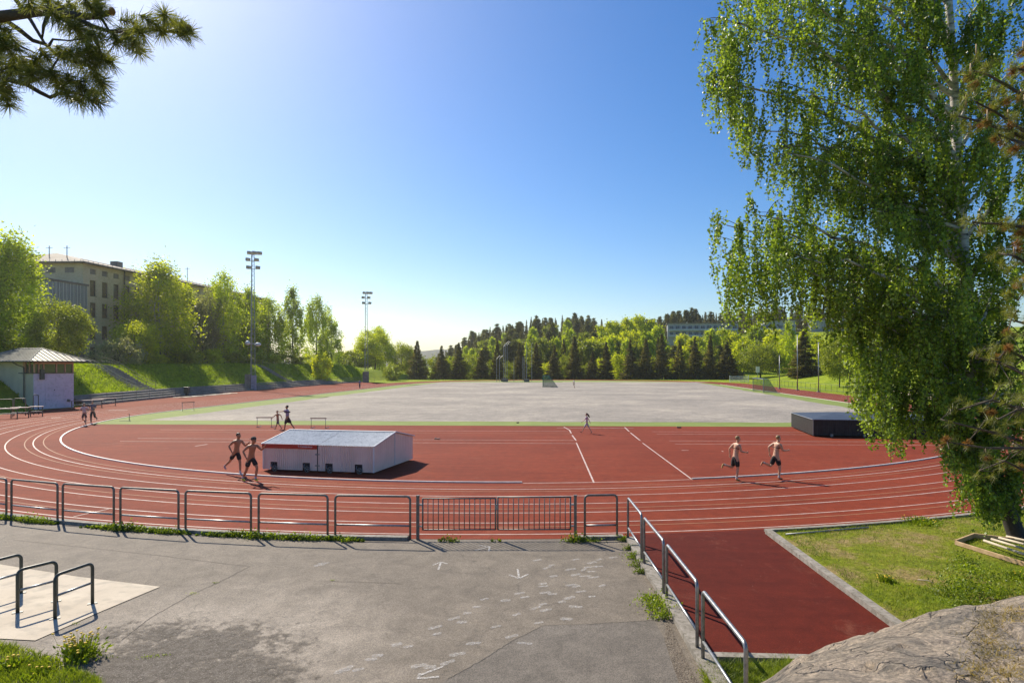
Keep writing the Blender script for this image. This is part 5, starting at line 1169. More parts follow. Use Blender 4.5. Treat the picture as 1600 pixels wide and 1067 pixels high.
def left_pine():
    r = np.random.default_rng(21); sc = 330/1600; D = 2.75
    P = lambda x, y, d=0: np.array(at(x*sc, y*sc, D+d))
    t = thing('pine_tree', 'pine whose needled branches hang into the upper left corner', 'tree', (-4.0, 1.9, 0))
    B0 = np.array([-4.0, 1.9, 0])
    tk = MB().tube([(0, 0, 0), (0.05, 0.05, 3), (0, 0.1, 7), (0.1, 0.1, 11)], [0.22, 0.19, 0.15, 0.06], 12); tk.build('trunk', M['bark'], t, True)
    br = MB(); root = np.array([-3.95, 2.0, 6.2]); root2 = np.array([-3.95, 2.0, 5.6])
    brs = [([root, P(-700, 190), P(0, 130), P(370, 80), P(600, 130, .05), P(740, 125, .1), P(850, 90, .1)], .030), ([P(-300, 150), P(50, 160, .1), P(150, 230, .1), P(250, 310, .1), P(350, 340, .1), P(440, 430, .1), P(560, 470, .1)], .014),
           ([P(60, -120, .2), P(120, 0, .15), P(230, 150, .1), P(320, 300, .05), P(350, 350)], .012), ([P(600, 150), P(700, 200), P(830, 240), P(960, 240), P(1100, 220), P(1250, 240), P(1380, 250), P(1450, 220)], .011),
           ([root2, P(-800, 500), P(0, 590), P(200, 640), P(300, 700), P(380, 740), P(440, 715), P(560, 700), P(700, 760)], .014), ([P(200, 630), P(300, 600), P(380, 540), P(460, 420)], .009), ([P(370, 100), P(330, 200), P(320, 290)], .010),
           ([P(640, 30, .1), P(700, 80, .1), P(780, 160, .1), P(830, 240)], .012), ([P(370, 350), P(400, 300), P(520, 310), P(650, 295)], .006), ([P(700, 240), P(740, 330), P(760, 400), P(690, 470)], .010), ([P(-200, 380), P(30, 370), P(150, 350), P(280, 410)], .008), ([P(560, 470), P(650, 480), P(740, 560), P(800, 600)], .007), ([P(230, 100), P(240, 30), P(260, -60)], .008)]
    for pts, r0 in brs:
        k = len(pts); br.tube([Vector(p-B0) for p in pts], [r0*(1-0.65*i/(k-1)) for i in range(k)], 7)
    br.build('branch', M['bark'], t, True)
    T = [(30, 290), (20, 220), (480, 60), (420, 120), (360, 20), (560, 60), (540, 410), (620, 400), (600, 480), (470, 400), (730, 280), (650, 230), (980, 170), (1000, 300), (1050, 380), (940, 260), (1130, 160), (1250, 110), (1300, 180), (1230, 240), (1410, 250), (1380, 200), (40, 700), (0, 650), (60, 760), (200, 500), (100, 460), (330, 540), (270, 470), (500, 700), (600, 760), (720, 770), (600, 620), (520, 600), (720, 560), (760, 620), (400, 560), (680, 380), (780, 420), (800, 460), (240, 560), (150, 560), (90, 540), (430, 640), (640, 690), (560, 200), (510, 180), (660, 20), (760, 100), (220, 20), (740, 20), (30, 480), (-40, 540), (-60, 300), (340, 420), (700, 480), (740, 700), (880, 300), (1060, 240), (30, 340), (120, 340), (620, 290)]
    C = np.array([P(x, y, r.uniform(-.12, .12)) for x, y in T])-B0
    Dr = np.array([[0.6*(1 if x > 300 else .2), r.normal()*.4, -0.5+r.normal()*.5] for x, y in T])
    V, Fc = needles(C, Dr, 165, 0.066, 0.0016, r); mesh_np('needles', V, Fc, M['needle'], t)
    cn = MB()
    for x, y in ((850, 90), (1430, 220), (730, 770), (70, 680)): cn.ball(P(x, y)-B0, 0.013, 8, 6, (1, 1, 1.4))
    cn.build('cone', M['cone'], t, True)
left_pine()
def right_pine():
    r = np.random.default_rng(31)
    bx = at(1790, 900, 9.0); t = thing('pine_tree', 'pine at the right edge with rusty buds among its needles', 'tree', (bx.x, bx.y, 0)); B0 = np.array([bx.x, bx.y, 0])
    MB().tube([(0, 0, -.2), (0.05, 0, 4), (0, 0.1, 8), (-.1, 0, 12)], [0.2, 0.17, 0.12, 0.05], 12).build('trunk', M['bark'], t, True)
    P = lambda x, y, d=9.0: np.array(at(x, y, d))
    br = MB(); C = []; Dr = []; cand = MB(); CB = []
    limbs = [((1700, 180), [(1600, 150), (1540, 115), (1515, 110)], 8.6), ((1720, 260), [(1600, 205), (1555, 175), (1525, 160)], 8.8), ((1700, 240), [(1600, 215), (1530, 190), (1498, 182)], 9.0), ((1720, 300), [(1600, 225), (1570, 215), (1560, 210)], 8.5),
             ((1720, 400), [(1600, 355), (1560, 350), (1520, 348)], 8.8), ((1720, 440), [(1620, 420), (1585, 400), (1560, 395)], 8.7), ((1720, 560), [(1600, 585), (1560, 565), (1525, 560)], 8.6), ((1700, 600), [(1600, 560), (1575, 545), (1560, 560)], 8.9),
             ((1720, 640), [(1600, 640), (1550, 625), (1500, 640)], 9.2), ((1720, 690), [(1600, 690), (1530, 670), (1470, 655)], 9.0), ((1720, 720), [(1600, 700), (1540, 700), (1480, 690)], 8.8), ((1700, 520), [(1640, 520), (1600, 505), (1580, 500)], 8.5), ((1700, 90), [(1640, 130), (1600, 110), (1580, 105)], 9.0), ((1700, 660), [(1640, 650), (1590, 640), (1560, 655)], 8.5), ((1700, 480), [(1650, 450), (1610, 440), (1590, 470)], 9.2), ((1700, 740), [(1620, 745), (1570, 720), (1530, 735)], 9.4)]
    for (sx, sy), pts, D in limbs:
        q = [np.array([bx.x, bx.y, 0])*1.0+np.array([0, 0, P(sx, sy, D)[2]]), P(sx-40, sy, D)]+[P(x, y, D+r.normal()*.1) for x, y in pts]
        br.tube([Vector(p-B0) for p in q], [0.05, 0.035, 0.025, 0.016, 0.01], 6, False)
        for (x, y) in pts+[(pts[0][0]-25, pts[0][1]-12), (pts[0][0]-10, pts[0][1]+14), (pts[1][0]-15, pts[1][1]+14), (pts[2][0]+16, pts[2][1]-14), (pts[1][0]+12, pts[1][1]-20), (pts[0][0]+15, pts[0][1]+5)]:
            p = P(x+r.normal()*5, y+r.normal()*5, D+r.normal()*.15)
            j = min(range(len(q)), key=lambda k: np.linalg.norm(q[k]-p)); br.tube([Vector(q[j]-B0), Vector(p-B0)], [0.009, 0.005], 4, False)
            for _ in range(1 if y > 500 else 2):
                C.append(p-B0+r.normal(size=3)*0.05); Dr.append(np.array([-0.7, r.normal()*.5, 0.35+r.normal()*.4]))
            if r.random() < 0.30 and y < 420: cand.tube([Vector(p-B0), Vector(p-B0+np.array([0, 0, r.uniform(.10, .19)]))], [0.014, 0.009], 6)
            if r.random() < (0.26 if y > 500 else 0.42): CB.append((p-B0+r.normal(size=3)*0.03, np.array([-0.5, 0, 0.5])))
    for k in range(26):      # the rest of the crown, round the trunk and beyond the frame
        z = 2.6+k*0.36; a = r.uniform(-1.9, 1.9); L = r.uniform(1.0, 2.3)*(1-0.03*k); d = np.array([math.cos(a), math.sin(a), 0.12])
        q0 = np.array([0.0, 0.05, z]); br.tube([Vector(q0), Vector(q0+d*L*0.5), Vector(q0+d*L+np.array([0, 0, 0.15]))], [0.045, 0.028, 0.01], 6, False)
        for j in range(15):
            f = r.uniform(0.3, 1.0); C.append(q0+d*L*f+r.normal(size=3)*np.array([0.22, 0.22, 0.12])); Dr.append(d+r.normal(size=3)*0.4)
    br.build('branch', M['bark'], t, True); V, Fc = needles(np.array(C), np.array(Dr), 70, 0.11, 0.0024, r); mesh_np('needles', V, Fc, M['needle'], t)
    V, Fc = needles([c for c, _ in CB], [d for _, d in CB], 120, 0.085, 0.0035, r, 1.3); mesh_np('rusty_buds', V, Fc, M['cone'], t); cand.build('shoot', M['wood'], t, True)
right_pine()

# ------------------------------------------------------------ rock beside the camera
BT = [(-0.2, -2.2), (0.0, -1.5), (0.2, -0.62), (0.30, -0.16), (0.339, 0.0), (0.385, 0.26), (0.475, 0.56), (0.52, 0.68), (0.60, 0.88), (0.69, 1.02), (0.753, 1.12), (0.9, 1.25), (1.4, 1.2), (3, 1.4)]
def rock_h(x, y):
    nz = 0.05*noise.noise(Vector((x*0.8, y*0.8, 1)))+0.05*noise.noise(Vector((x*2.1-y, y*2.4, 4)))+0.018*noise.noise(Vector((x*7, y*7, 2)))
    vx, vz = x*math.cos(CAM_YAW)-y*math.sin(CAM_YAW), x*math.sin(CAM_YAW)+y*math.cos(CAM_YAW)
    if vz < 0.3:
        h = 3.0-0.35*max(0, -vx-1)-0.2*max(0, 1-vz)*0 - (0.9*max(0, -vx-0.6)**1.5)
        return h+nz*0.5
    D = vz; tt = vx/D; b = interp(tt, BT); ed = 6.6-1.2*max(0, 0.5-tt)*2
    nz += -0.05*max(0, 1-abs(noise.noise(Vector((x*0.9+y*0.5, y*1.6-x*0.5, 9))))*16)+0.03*noise.noise(Vector((x*3.3+y, y*5.1, 3)))
    h = 4.647-0.515*D+b*(D/7.0)**1.7
    cap = 3.05-0.10*D*ssm(0.1, 0.35, tt); dd = h-cap; h = cap-0.5*(math.sqrt(dd*dd+0.02)-dd) if False else (h+cap-math.sqrt(dd*dd+0.03))/2
    if D > ed: h -= 0.75*(D-ed)+0.30*(D-ed)**2
    k = ssm(0.5, 3.0, D); groove = -0.045*math.exp(-((x*0.93-y*0.25-2.35)/0.16)**2)*k
    stp = 0.015*math.sin(6*(x*0.45+y*0.9)+4*noise.noise(Vector((x, y, 7))))
    return h+nz*k+groove+stp*k
xs = np.arange(-3.0, 9.5, 0.055); ys = np.arange(-3.5, 9.6, 0.055)
Vr = np.array([(x, y, max(-0.3, rock_h(x, y))) for y in ys for x in xs]); nx_ = len(xs)
Ir = np.arange(len(xs)*len(ys)).reshape(len(ys), nx_); Fr = np.stack([Ir[:-1, :-1], Ir[:-1, 1:], Ir[1:, 1:], Ir[1:, :-1]], -1).reshape(-1, 4)
zf = Vr[Fr][:, :, 2].max(1); Fr = Fr[zf > -0.25]
tag(mesh_np('rock_outcrop', Vr, Fr, M['rock'], smooth=True), 'big rounded outcrop of banded pale rock in the lower right corner', 'rock')

# ------------------------------------------------------------ grass, weeds, flowers
def blades(name, pts, h, w, mat, kind='stuff', lean=0.5, seed=1):
    r = np.random.default_rng(seed); P = np.asarray(pts, float); n = len(P); a = r.uniform(0, 2*PI, n); hh = h*r.uniform(0.5, 1.3, n)
    d = np.stack([np.cos(a), np.sin(a), np.zeros(n)], 1); l = np.stack([r.normal(size=n)*lean, r.normal(size=n)*lean, np.ones(n)], 1)*hh[:, None]; ww = (w*r.uniform(0.6, 1.3, n))[:, None]
    V = np.stack([P-d*ww, P+d*ww, P+l*0.6+d*ww*0.7, P+l], 1); Fc = np.arange(4*n).reshape(n, 4)
    return tag(mesh_np(name, V.reshape(-1, 3), Fc, mat), kind=kind)
def inpoly(p, poly):
    x, y = p; c = False
    for (x1, y1), (x2, y2) in zip(poly, poly[1:]+poly[:1]):
        if (y1 > y) != (y2 > y) and x < (x2-x1)*(y-y1)/(y2-y1)+x1: c = not c
    return c
def scatter(poly, n, z=0.0, dens=None, seed=3):
    r = random.Random(seed); xs_ = [p[0] for p in poly]; ys_ = [p[1] for p in poly]; out = []
    while len(out) < n:
        p = (r.uniform(min(xs_), max(xs_)), r.uniform(min(ys_), max(ys_)))
        if inpoly(p, poly) and (dens is None or r.random() < dens(*p)): out.append((p[0], p[1], z if not callable(z) else z(*p)))
    return out
lawn_poly = arc(44.15, 270+12.6, 270+34, 16)+[(26, 18), (14, 7.5), (5.85, 7.5), (5.8, 11.3), (5.45, 17.0)]
bald = lambda x, y: 0.10+0.9*ssm(-0.05, 0.25, noise.noise(Vector((x*0.35+3, y*0.5, 0)))+0.35*ssm(1.6, 0.2, abs(math.hypot(x-XC, y-YC1)-44))+0.25*ssm(2.0, 0.2, x-5.4))
blades('lawn_grass', scatter(lawn_poly, 65000, 0.03, bald, 4), 0.055, 0.006, M['blade'], seed=4)
blades('dry_grass', scatter(lawn_poly, 22000, 0.03, lambda x, y: 1.1-bald(x, y), 5), 0.035, 0.005, M['dry_blade'], seed=5, lean=1.0)
corner_poly = [tuple(gp(*q)[:2]) for q in ((-200, 992), (0, 1008), (50, 1018), (90, 1036), (125, 1052), (155, 1062), (165, 1090), (100, 1160), (-300, 1160))]
cden = lambda x, y: 0.25+0.75*ssm(-0.25, 0.2, noise.noise(Vector((x*1.4, y*1.4, 0))))
blades('corner_grass', scatter(corner_poly, 30000, 0.02, cden, 6), 0.09, 0.006, M['blade'], seed=6)
# bank grass on the left
bank_pts = []
rb_ = random.Random(8)
while len(bank_pts) < 60000:
    y = rb_.uniform(62, 175); d = rb_.uniform(2.9, 12); x = X0(y)-d; bank_pts.append((x, y, terr(x, y)))
blades('bank_grass', bank_pts, 0.28, 0.035, leaf_mat('bank_grass_blades', (0.17, 0.26, 0.014), (0.33, 0.42, 0.03), 0.5, 0.7, 0.2, 0), seed=9, lean=0.35)
# weeds along the fence kerb, handrail kerb and rock foot
def weed_patch(name, centres, n, rad, h, seed, label=None, mat='weed', lw=0.03):
    r = np.random.default_rng(seed); C = []
    for c, k in centres:
        m = int(n*k); q = r.normal(size=(m, 3))*np.array([rad, rad*0.45, 0])*k; q[:, 2] = np.abs(r.normal(size=m))*h*0.5*k; C.append(np.array(c)+q)
    C = np.concatenate(C); ax = r.normal(size=C.shape)*0.6+np.array([0, 0, 0.6]); V, Fc = quads(C, lw, aspect=2.0, axis=ax/np.linalg.norm(ax, axis=1)[:, None])
    return tag(mesh_np(name, V, Fc, M[mat]), kind='stuff')
fc = []
rw = random.Random(12)
fa = arc(44.56, 180+45, 270-0.2, 400)
for p in fa:
    k = 0.5+0.9*noise.noise(Vector((p[0]*0.9, p[1]*0.9, 3)))+(0.15 if p[0] < -7 else -0.15)
    if k > 0.2: fc.append(((p[0]+rw.gauss(0, .04), p[1]+rw.gauss(0, .04)-0.02, 0.01), min(1.1, k)))
for px_, k in ((690, 0.5), (700, 0.8), (712, 0.5), (770, .3), (780, .3), (892, 1.0), (897, 1.2), (903, 1.0), (915, 0.8), (930, 0.7)):
    q = gp(px_, 846); fc.append(((q.x, q.y, 0.01), k))
weed_patch('verge_weeds', fc, 85, 0.11, 0.18, 1, lw=0.06)
hw_ = []
for px_, py_, k in ((975, 845, .7), (984, 858, .6), (990, 872, .8), (997, 884, .9), (1001, 895, .6), (1015, 937, .8), (1022, 945, 1.1), (1028, 956, 1.2), (1034, 966, .8)):
    q = gp(px_, py_); hw_.append(((q.x, q.y, 0.01), k))
weed_patch('kerb_weeds', hw_, 320, 0.13, 0.18, 2, lw=0.045)
gtp = [tuple(gp(*q)[:2]) for q in ((1098, 1040), (1190, 1042), (1240, 1036), (1230, 1110), (1110, 1110))]
blades('rock_foot_grass', scatter(gtp, 9000, 0.0, None, 7), 0.12, 0.006, M['blade'], seed=7, lean=0.8)
weed_patch('rock_foot_weeds', [((*p[:2], 0.02), 0.7) for p in scatter(gtp, 40, 0, None, 8)], 40, 0.10, 0.10, 3)
weed_patch('lawn_weeds', [((gp(px_, py_).x, gp(px_, py_).y, 0.03), k) for px_, py_, k in ((1500, 945, 1.2), (1520, 930, 1.4), (1495, 915, 1.2), (1540, 940, 1.3), (1560, 935, 1.2), (1590, 925, 1.3), (1530, 905, 1.0), (1510, 895, .9), (1480, 930, 1.0), (1505, 880, .8))], 260, 0.22, 0.30, 4, lw=0.05)
weed_patch('crack_weeds', [((gp(px_, py_).x, gp(px_, py_).y, 0.01), k) for px_, py_, k in ((337, 911, .4), (302, 928, .6), (118, 975, .45), (520, 907, .35), (225, 1028, .6), (240, 1026, .5), (258, 1024, .45), (172, 1027, .5))], 60, 0.10, 0.05, 5, lw=0.022)
def dry_on_rock():
    pts = []; r = random.Random(17)
    for px0, py0, s in ((1555, 965, 14), (1540, 985, 16), (1545, 1010, 20), (1560, 1035, 24), (1530, 1055, 22), (1580, 1050, 20), (1590, 960, 12)):
        for _ in range(330):
            px_, py_ = px0+r.gauss(0, s), py0+r.gauss(0, s*0.7)
            lo, hi = 1.5, 8.0     # march along the ray to the rock
            D = lo
            while D < hi:
                q = at(px_, py_, D)
                if q.z < rock_h(q.x, q.y)+0.0: break
                D += 0.04
            if D < 7.0: pts.append(tuple(q))
    blades('dry_moss', pts, 0.032, 0.0035, M['dry_blade'], seed=18, lean=1.2)
dry_on_rock()
def dandelion(px_, py_, r0, nf, label, h=0.28):
    q = gp(px_, py_); t = thing('dandelion_plant', label, 'dandelions', (q.x, q.y, 0.02), 0, 'dandelion clumps'); r = np.random.default_rng(int(px_))
    C = r.normal(size=(int(900*r0/0.3), 3))*np.array([r0*0.45, r0*0.45, 0]); C[:, 2] = np.abs(r.normal(size=len(C)))*h*0.42; ax = C*np.array([1, 1, 0])+np.array([0, 0, 0.3]); V, Fc = quads(C, 0.075, aspect=3, axis=ax/np.linalg.norm(ax, axis=1)[:, None]); mesh_np('leaves', V, Fc, M['weed'], t)
    st = MB(); hd = MB()
    for _ in range(nf):
        x, y = r.normal()*r0*0.45, r.normal()*r0*0.45; z = h*r.uniform(0.75, 1.5); st.tube([(x*0.6, y*0.6, 0), (x, y, z)], 0.003, 4, False); hd.ball((x, y, z), 0.021, 8, 5, (1, 1, 0.55))
    st.build('stem', M['weed'], t); hd.each('flower', M['petal'], t)
dandelion(124, 1030, 0.30, 46, 'big clump of yellow dandelions at the corner of the grass by the slab')
dandelion(20, 1045, 0.22, 8, 'low dandelions in the grass at the lower left corner', 0.12)
dandelion(60, 1058, 0.2, 5, 'few small dandelions below the big clump', 0.1)
dandelion(1386, 910, 0.16, 8, 'small dandelions in the middle of the lawn', 0.10)
dandelion(1440, 818, 0.5, 12, 'dandelions along the edge of the lawn by the track', 0.12)
dandelion(1590, 905, 0.2, 4, 'dandelion at the right edge near the timber frame', 0.12)

# soil and gravel spill on the asphalt
def spill():
    m, n, p = new_mat('loose_grit'); col = ramp(n, tex_noise(n, 7, 6, 0.7), [(0.35, (0.10, 0.085, 0.065)), (0.65, (0.20, 0.175, 0.145))]); n.links.new(mix(n, ramp(n, tex_noise(n, 60, 2), [(0.55, (0, 0, 0)), (0.65, (1, 1, 1))]), col, (0.34, 0.30, 0.25)), p.inputs['Base Color'])
    p.inputs['Roughness'].default_value = 1.0; add_bump(n, p, tex_noise(n, 50, 6, 0.8), 1.0, 0.02)
    tc = n.nodes.new('ShaderNodeTexCoord'); ms = n.nodes.new('ShaderNodeMixShader'); tr = n.nodes.new('ShaderNodeBsdfTransparent'); gr = n.nodes.new('ShaderNodeAttribute'); gr.attribute_name = 'cover'
    ad = n.nodes.new('ShaderNodeMath'); ad.operation = 'ADD'; nz = tex_noise(n, 5, 8, 0.8); n.links.new(nz, ad.inputs[0]); n.links.new(gr.outputs['Fac'], ad.inputs[1])
    n.links.new(ramp(n, ad.outputs[0], [(0.62, (0, 0, 0)), (0.80, (0.9, 0.9, 0.9))]), ms.inputs[0]); n.links.new(tr.outputs[0], ms.inputs[1]); n.links.new(p.outputs[0], ms.inputs[2]); n.links.new(ms.outputs[0], n.nodes['Material Output'].inputs[0])
    xs_ = np.linspace(-9.5, -1.5, 90); ys_ = np.linspace(5.5, 12.0, 80); V_ = np.array([(x, y, 0.009) for y in ys_ for x in xs_]); I_ = np.arange(7200).reshape(80, 90)
    o = mesh_np('loose_grit', V_, np.stack([I_[:-1, :-1], I_[:-1, 1:], I_[1:, 1:], I_[1:, :-1]], -1).reshape(-1, 4), m)
    at_ = o.data.attributes.new('cover', 'FLOAT', 'POINT'); cl = [(gp(230, 1040), 1.3, .40), (gp(330, 1010), 1.0, .36), (gp(430, 1000), 0.6, .22), (gp(180, 990), 0.6, .24), (gp(330, 1070), 1.3, .40), (gp(250, 990), .7, .3), (gp(470, 1010), .4, .2), (gp(150, 1060), .9, .4), (gp(470, 970), .35, .1)]
    val = [max([a*math.exp(-((x-c.x)**2+(y-c.y)**2)/(s*s)) for c, s, a in cl])-0.02 for x, y, z in V_]; at_.data.foreach_set('value', np.array(val, np.float32)); return tag(o, kind='stuff')
spill()
# chalk arrows and faint white footprints
def chalk_mat(a):
    m, n, p = new_mat('white_chalk'); p.inputs['Base Color'].default_value = (0.62, 0.6, 0.57, 1); p.inputs['Roughness'].default_value = 1
    ms = n.nodes.new('ShaderNodeMixShader'); tr = n.nodes.new('ShaderNodeBsdfTransparent'); n.links.new(ramp(n, tex_noise(n, 22, 5, 0.8), [(0.36, (0, 0, 0)), (0.62, (a, a, a))]), ms.inputs[0])
    n.links.new(tr.outputs[0], ms.inputs[1]); n.links.new(p.outputs[0], ms.inputs[2]); n.links.new(ms.outputs[0], n.nodes['Material Output'].inputs[0]); return m
M['chalk'] = chalk_mat(0.95); M['chalk_faint'] = chalk_mat(0.5)
def strokes(name, segs, w, mat, label):
    mb = MB()
    for a, b in segs:
        p, q = gp(*a), gp(*b); d = (q-p).normalized(); s = Vector((-d.y, d.x, 0))*w/2; mb.face([(*(p+s)[:2], .0075), (*(p-s)[:2], .0075), (*(q-s)[:2], .0075), (*(q+s)[:2], .0075)])
    o = mb.build(name, mat); return tag(o, label, 'ground marking')
strokes('chalk_arrow', [((653, 1056), (692, 1041)), ((653, 1061), (656, 1052)), ((655, 1060), (686, 1057))], 0.045, M['chalk'], 'bold white chalk arrow at the bottom of the yard')
strokes('chalk_arrow', [((809, 889), (811, 904)), ((811, 904), (796, 898)), ((811, 904), (825, 897))], 0.05, M['chalk'], 'white chalk arrow pointing away from the gate')
strokes('chalk_arrow', [((689, 878), (685, 890)), ((689, 878), (676, 883)), ((689, 878), (699, 881))], 0.045, M['chalk'], 'white chalk arrow pointing to the gate')
strokes('chalk_arrow', [((742, 860), (765, 854)), ((765, 854), (748, 852)), ((765, 854), (764, 861))], 0.05, M['chalk'], 'chalk arrow in the shadow of the gate')
fp = [(900, 874), (862, 883), (855, 887), (893, 889), (865, 900), (900, 898), (848, 912), (852, 926), (812, 927), (849, 916), (893, 914), (890, 890), (925, 879), (935, 885), (924, 893), (921, 886), (941, 915), (891, 914), (901, 916), (908, 924), (864, 928), (837, 950), (853, 953), (848, 944), (878, 940), (890, 934), (925, 932), (900, 948), (885, 967), (807, 960), (790, 938), (775, 979), (800, 994), (820, 933), (757, 936), (745, 948), (730, 958), (722, 972), (710, 966), (680, 980), (683, 990), (620, 1007), (638, 1010), (580, 1030), (560, 1046), (540, 1045), (535, 1048), (655, 1040), (590, 1024), (715, 1022), (740, 1005), (700, 1035), (672, 1042), (915, 900), (912, 890), (928, 902), (936, 874), (958, 871), (842, 973), (820, 1005), (500, 883), (506, 880), (840, 875)]
r_ = random.Random(4)
for (a, b) in fp:
    p = gp(a, b); ang = math.radians(28)+r_.gauss(0, .25); d = Vector((math.cos(ang), math.sin(ang), 0)); s = Vector((-d.y, d.x, 0)); L_ = r_.uniform(.08, .14); w = r_.uniform(.05, .075)
    mbf = MB(); mbf.face([(*(p+d*L_*u+s*w*v)[:2], .007) for u, v in ((-1, -.5), (-.5, -.9), (0, -.6), (.6, -1), (1, -.3), (.9, .7), (.2, .7), (-.4, 1), (-1, .6))])
    tag(mbf.build('painted_footprint', M['chalk_faint']), 'faint white footprint in the trail leading across the yard to the gate', 'footprint', 'white footprints across the yard')
# joints and cracks as thin dark gaps
def crack(pts, w=0.009):
    P = [gp(*p) for p in pts]; Q = []
    for a, b in zip(P, P[1:]):
        for i in range(12): Q.append(a.lerp(b, i/12)+Vector((noise.noise(Vector((a.x+i, a.y, 1)))*0.03, noise.noise(Vector((a.x, a.y+i, 5)))*0.03, 0)))
    ribbon('asphalt_joint', Q+[P[-1]], w, 0.0065, M['tarline'])
M['tarline'] = flat('dark_joint', (0.05, 0.043, 0.035), 0.9)
crack([(20, 843), (150, 857), (250, 868), (390, 885)]); crack([(390, 885), (337, 912), (300, 928), (235, 965), (190, 1000)], .011); crack([(515, 908), (560, 909), (630, 912)]); crack([(1022, 969), (985, 971), (935, 974), (885, 976), (850, 977), (800, 1002), (750, 1033), (700, 1061)], .011)

# timber frame, metal bar, twig
def timber():
    t = thing('timber_frame', 'frame of pale new timber lying on the lawn beside the birch trunk', 'timber frame', (0, 0, 0))
    a, b, c, d = gp(1493, 853), gp(1606, 889), gp(1650, 858), gp(1522, 842)
    for p, q, h in ((a, b, .1), (a, d, .12), (d, c, .12), (b, c, .1)):
        m_ = (p+q)/2; L_ = (q-p).length; MB().box((m_.x, m_.y, 0.04+h/2), (L_, 0.045, h), math.atan2((q-p).y, (q-p).x)).build('beam', M['wood'], t, bevel=.005)
    for k in range(4):
        p = a.lerp(d, 0.25+0.2*k)+Vector((.5+.1*k, -.15, 0)); q = b.lerp(c, 0.2+0.2*k); MB().tube([p+Vector((0, 0, .15)), q+Vector((0, 0, .17))], .03, 7).build('pole', M['slab'], t, True)
timber()
p, q = gp(1228, 838), gp(1357, 827); tag(MB().tube([p+Vector((0, 0, .06)), q+Vector((0, 0, .06))], 0.022, 8).build('metal_bar', M['steel'], None, True), 'thin grey metal bar lying in the grass at the lawn edge', 'bar')
p = gp(1450, 912); tag(MB().tube([p+Vector((-.15, .12, .05)), p+Vector((0, .02, .07)), p+Vector((.08, -.08, .05))], [.012, .01, .006], 5).tube([p+Vector((0, .02, .07)), p+Vector((.12, .03, .06))], [.008, .004], 5).build('fallen_twig', M['slab'], None, True), 'small bleached twig on the bare patch of lawn', 'twig')
# ------------------------------------------------------------ people
def skin_grow(name, verts, edges, mat, parent, sub=2, root=0):
    me = bpy.data.meshes.new(name); me.from_pydata([v[0] for v in verts], edges, []); o = bpy.data.objects.new(name, me); COL.objects.link(o)
    md = o.modifiers.new('skin', 'SKIN'); md.use_smooth_shade = True; md.branch_smoothing = 0.6
    for i, v in enumerate(verts):
        r = v[1] if isinstance(v[1], tuple) else (v[1], v[1]); me.skin_vertices[0].data[i].radius = r; me.skin_vertices[0].data[i].use_root = (i == root)
    if sub: s = o.modifiers.new('sub', 'SUBSURF'); s.levels = sub; s.render_levels = sub
    dg = bpy.context.evaluated_depsgraph_get(); nm = bpy.data.meshes.new_from_object(o.evaluated_get(dg)); bpy.data.objects.remove(o)
    nm.materials.clear(); nm.materials.append(mat); nm.polygons.foreach_set('use_smooth', [True]*len(nm.polygons))
    ob = bpy.data.objects.new(name, nm); COL.objects.link(ob); ob.parent = parent; return ob
SK = {'tan': flat('tanned_skin', (0.42, 0.19, 0.10), 0.5, var=0.06), 'fair': flat('fair_skin', (0.56, 0.33, 0.22), 0.5, var=0.06)}
HAIR = {'dark': flat('dark_hair', (0.025, 0.018, 0.014), 0.6), 'blond': flat('blond_hair', (0.30, 0.19, 0.08), 0.6), 'brown': flat('brown_hair', (0.09, 0.045, 0.025), 0.6)}
CL = {}
def cloth(c): 
    k = tuple(c)
    if k not in CL: CL[k] = nmat('cloth_fabric', tuple(x*0.85 for x in c), tuple(min(1, x*1.15) for x in c), 30, 0.85, 0.3, 60)
    return CL[k]
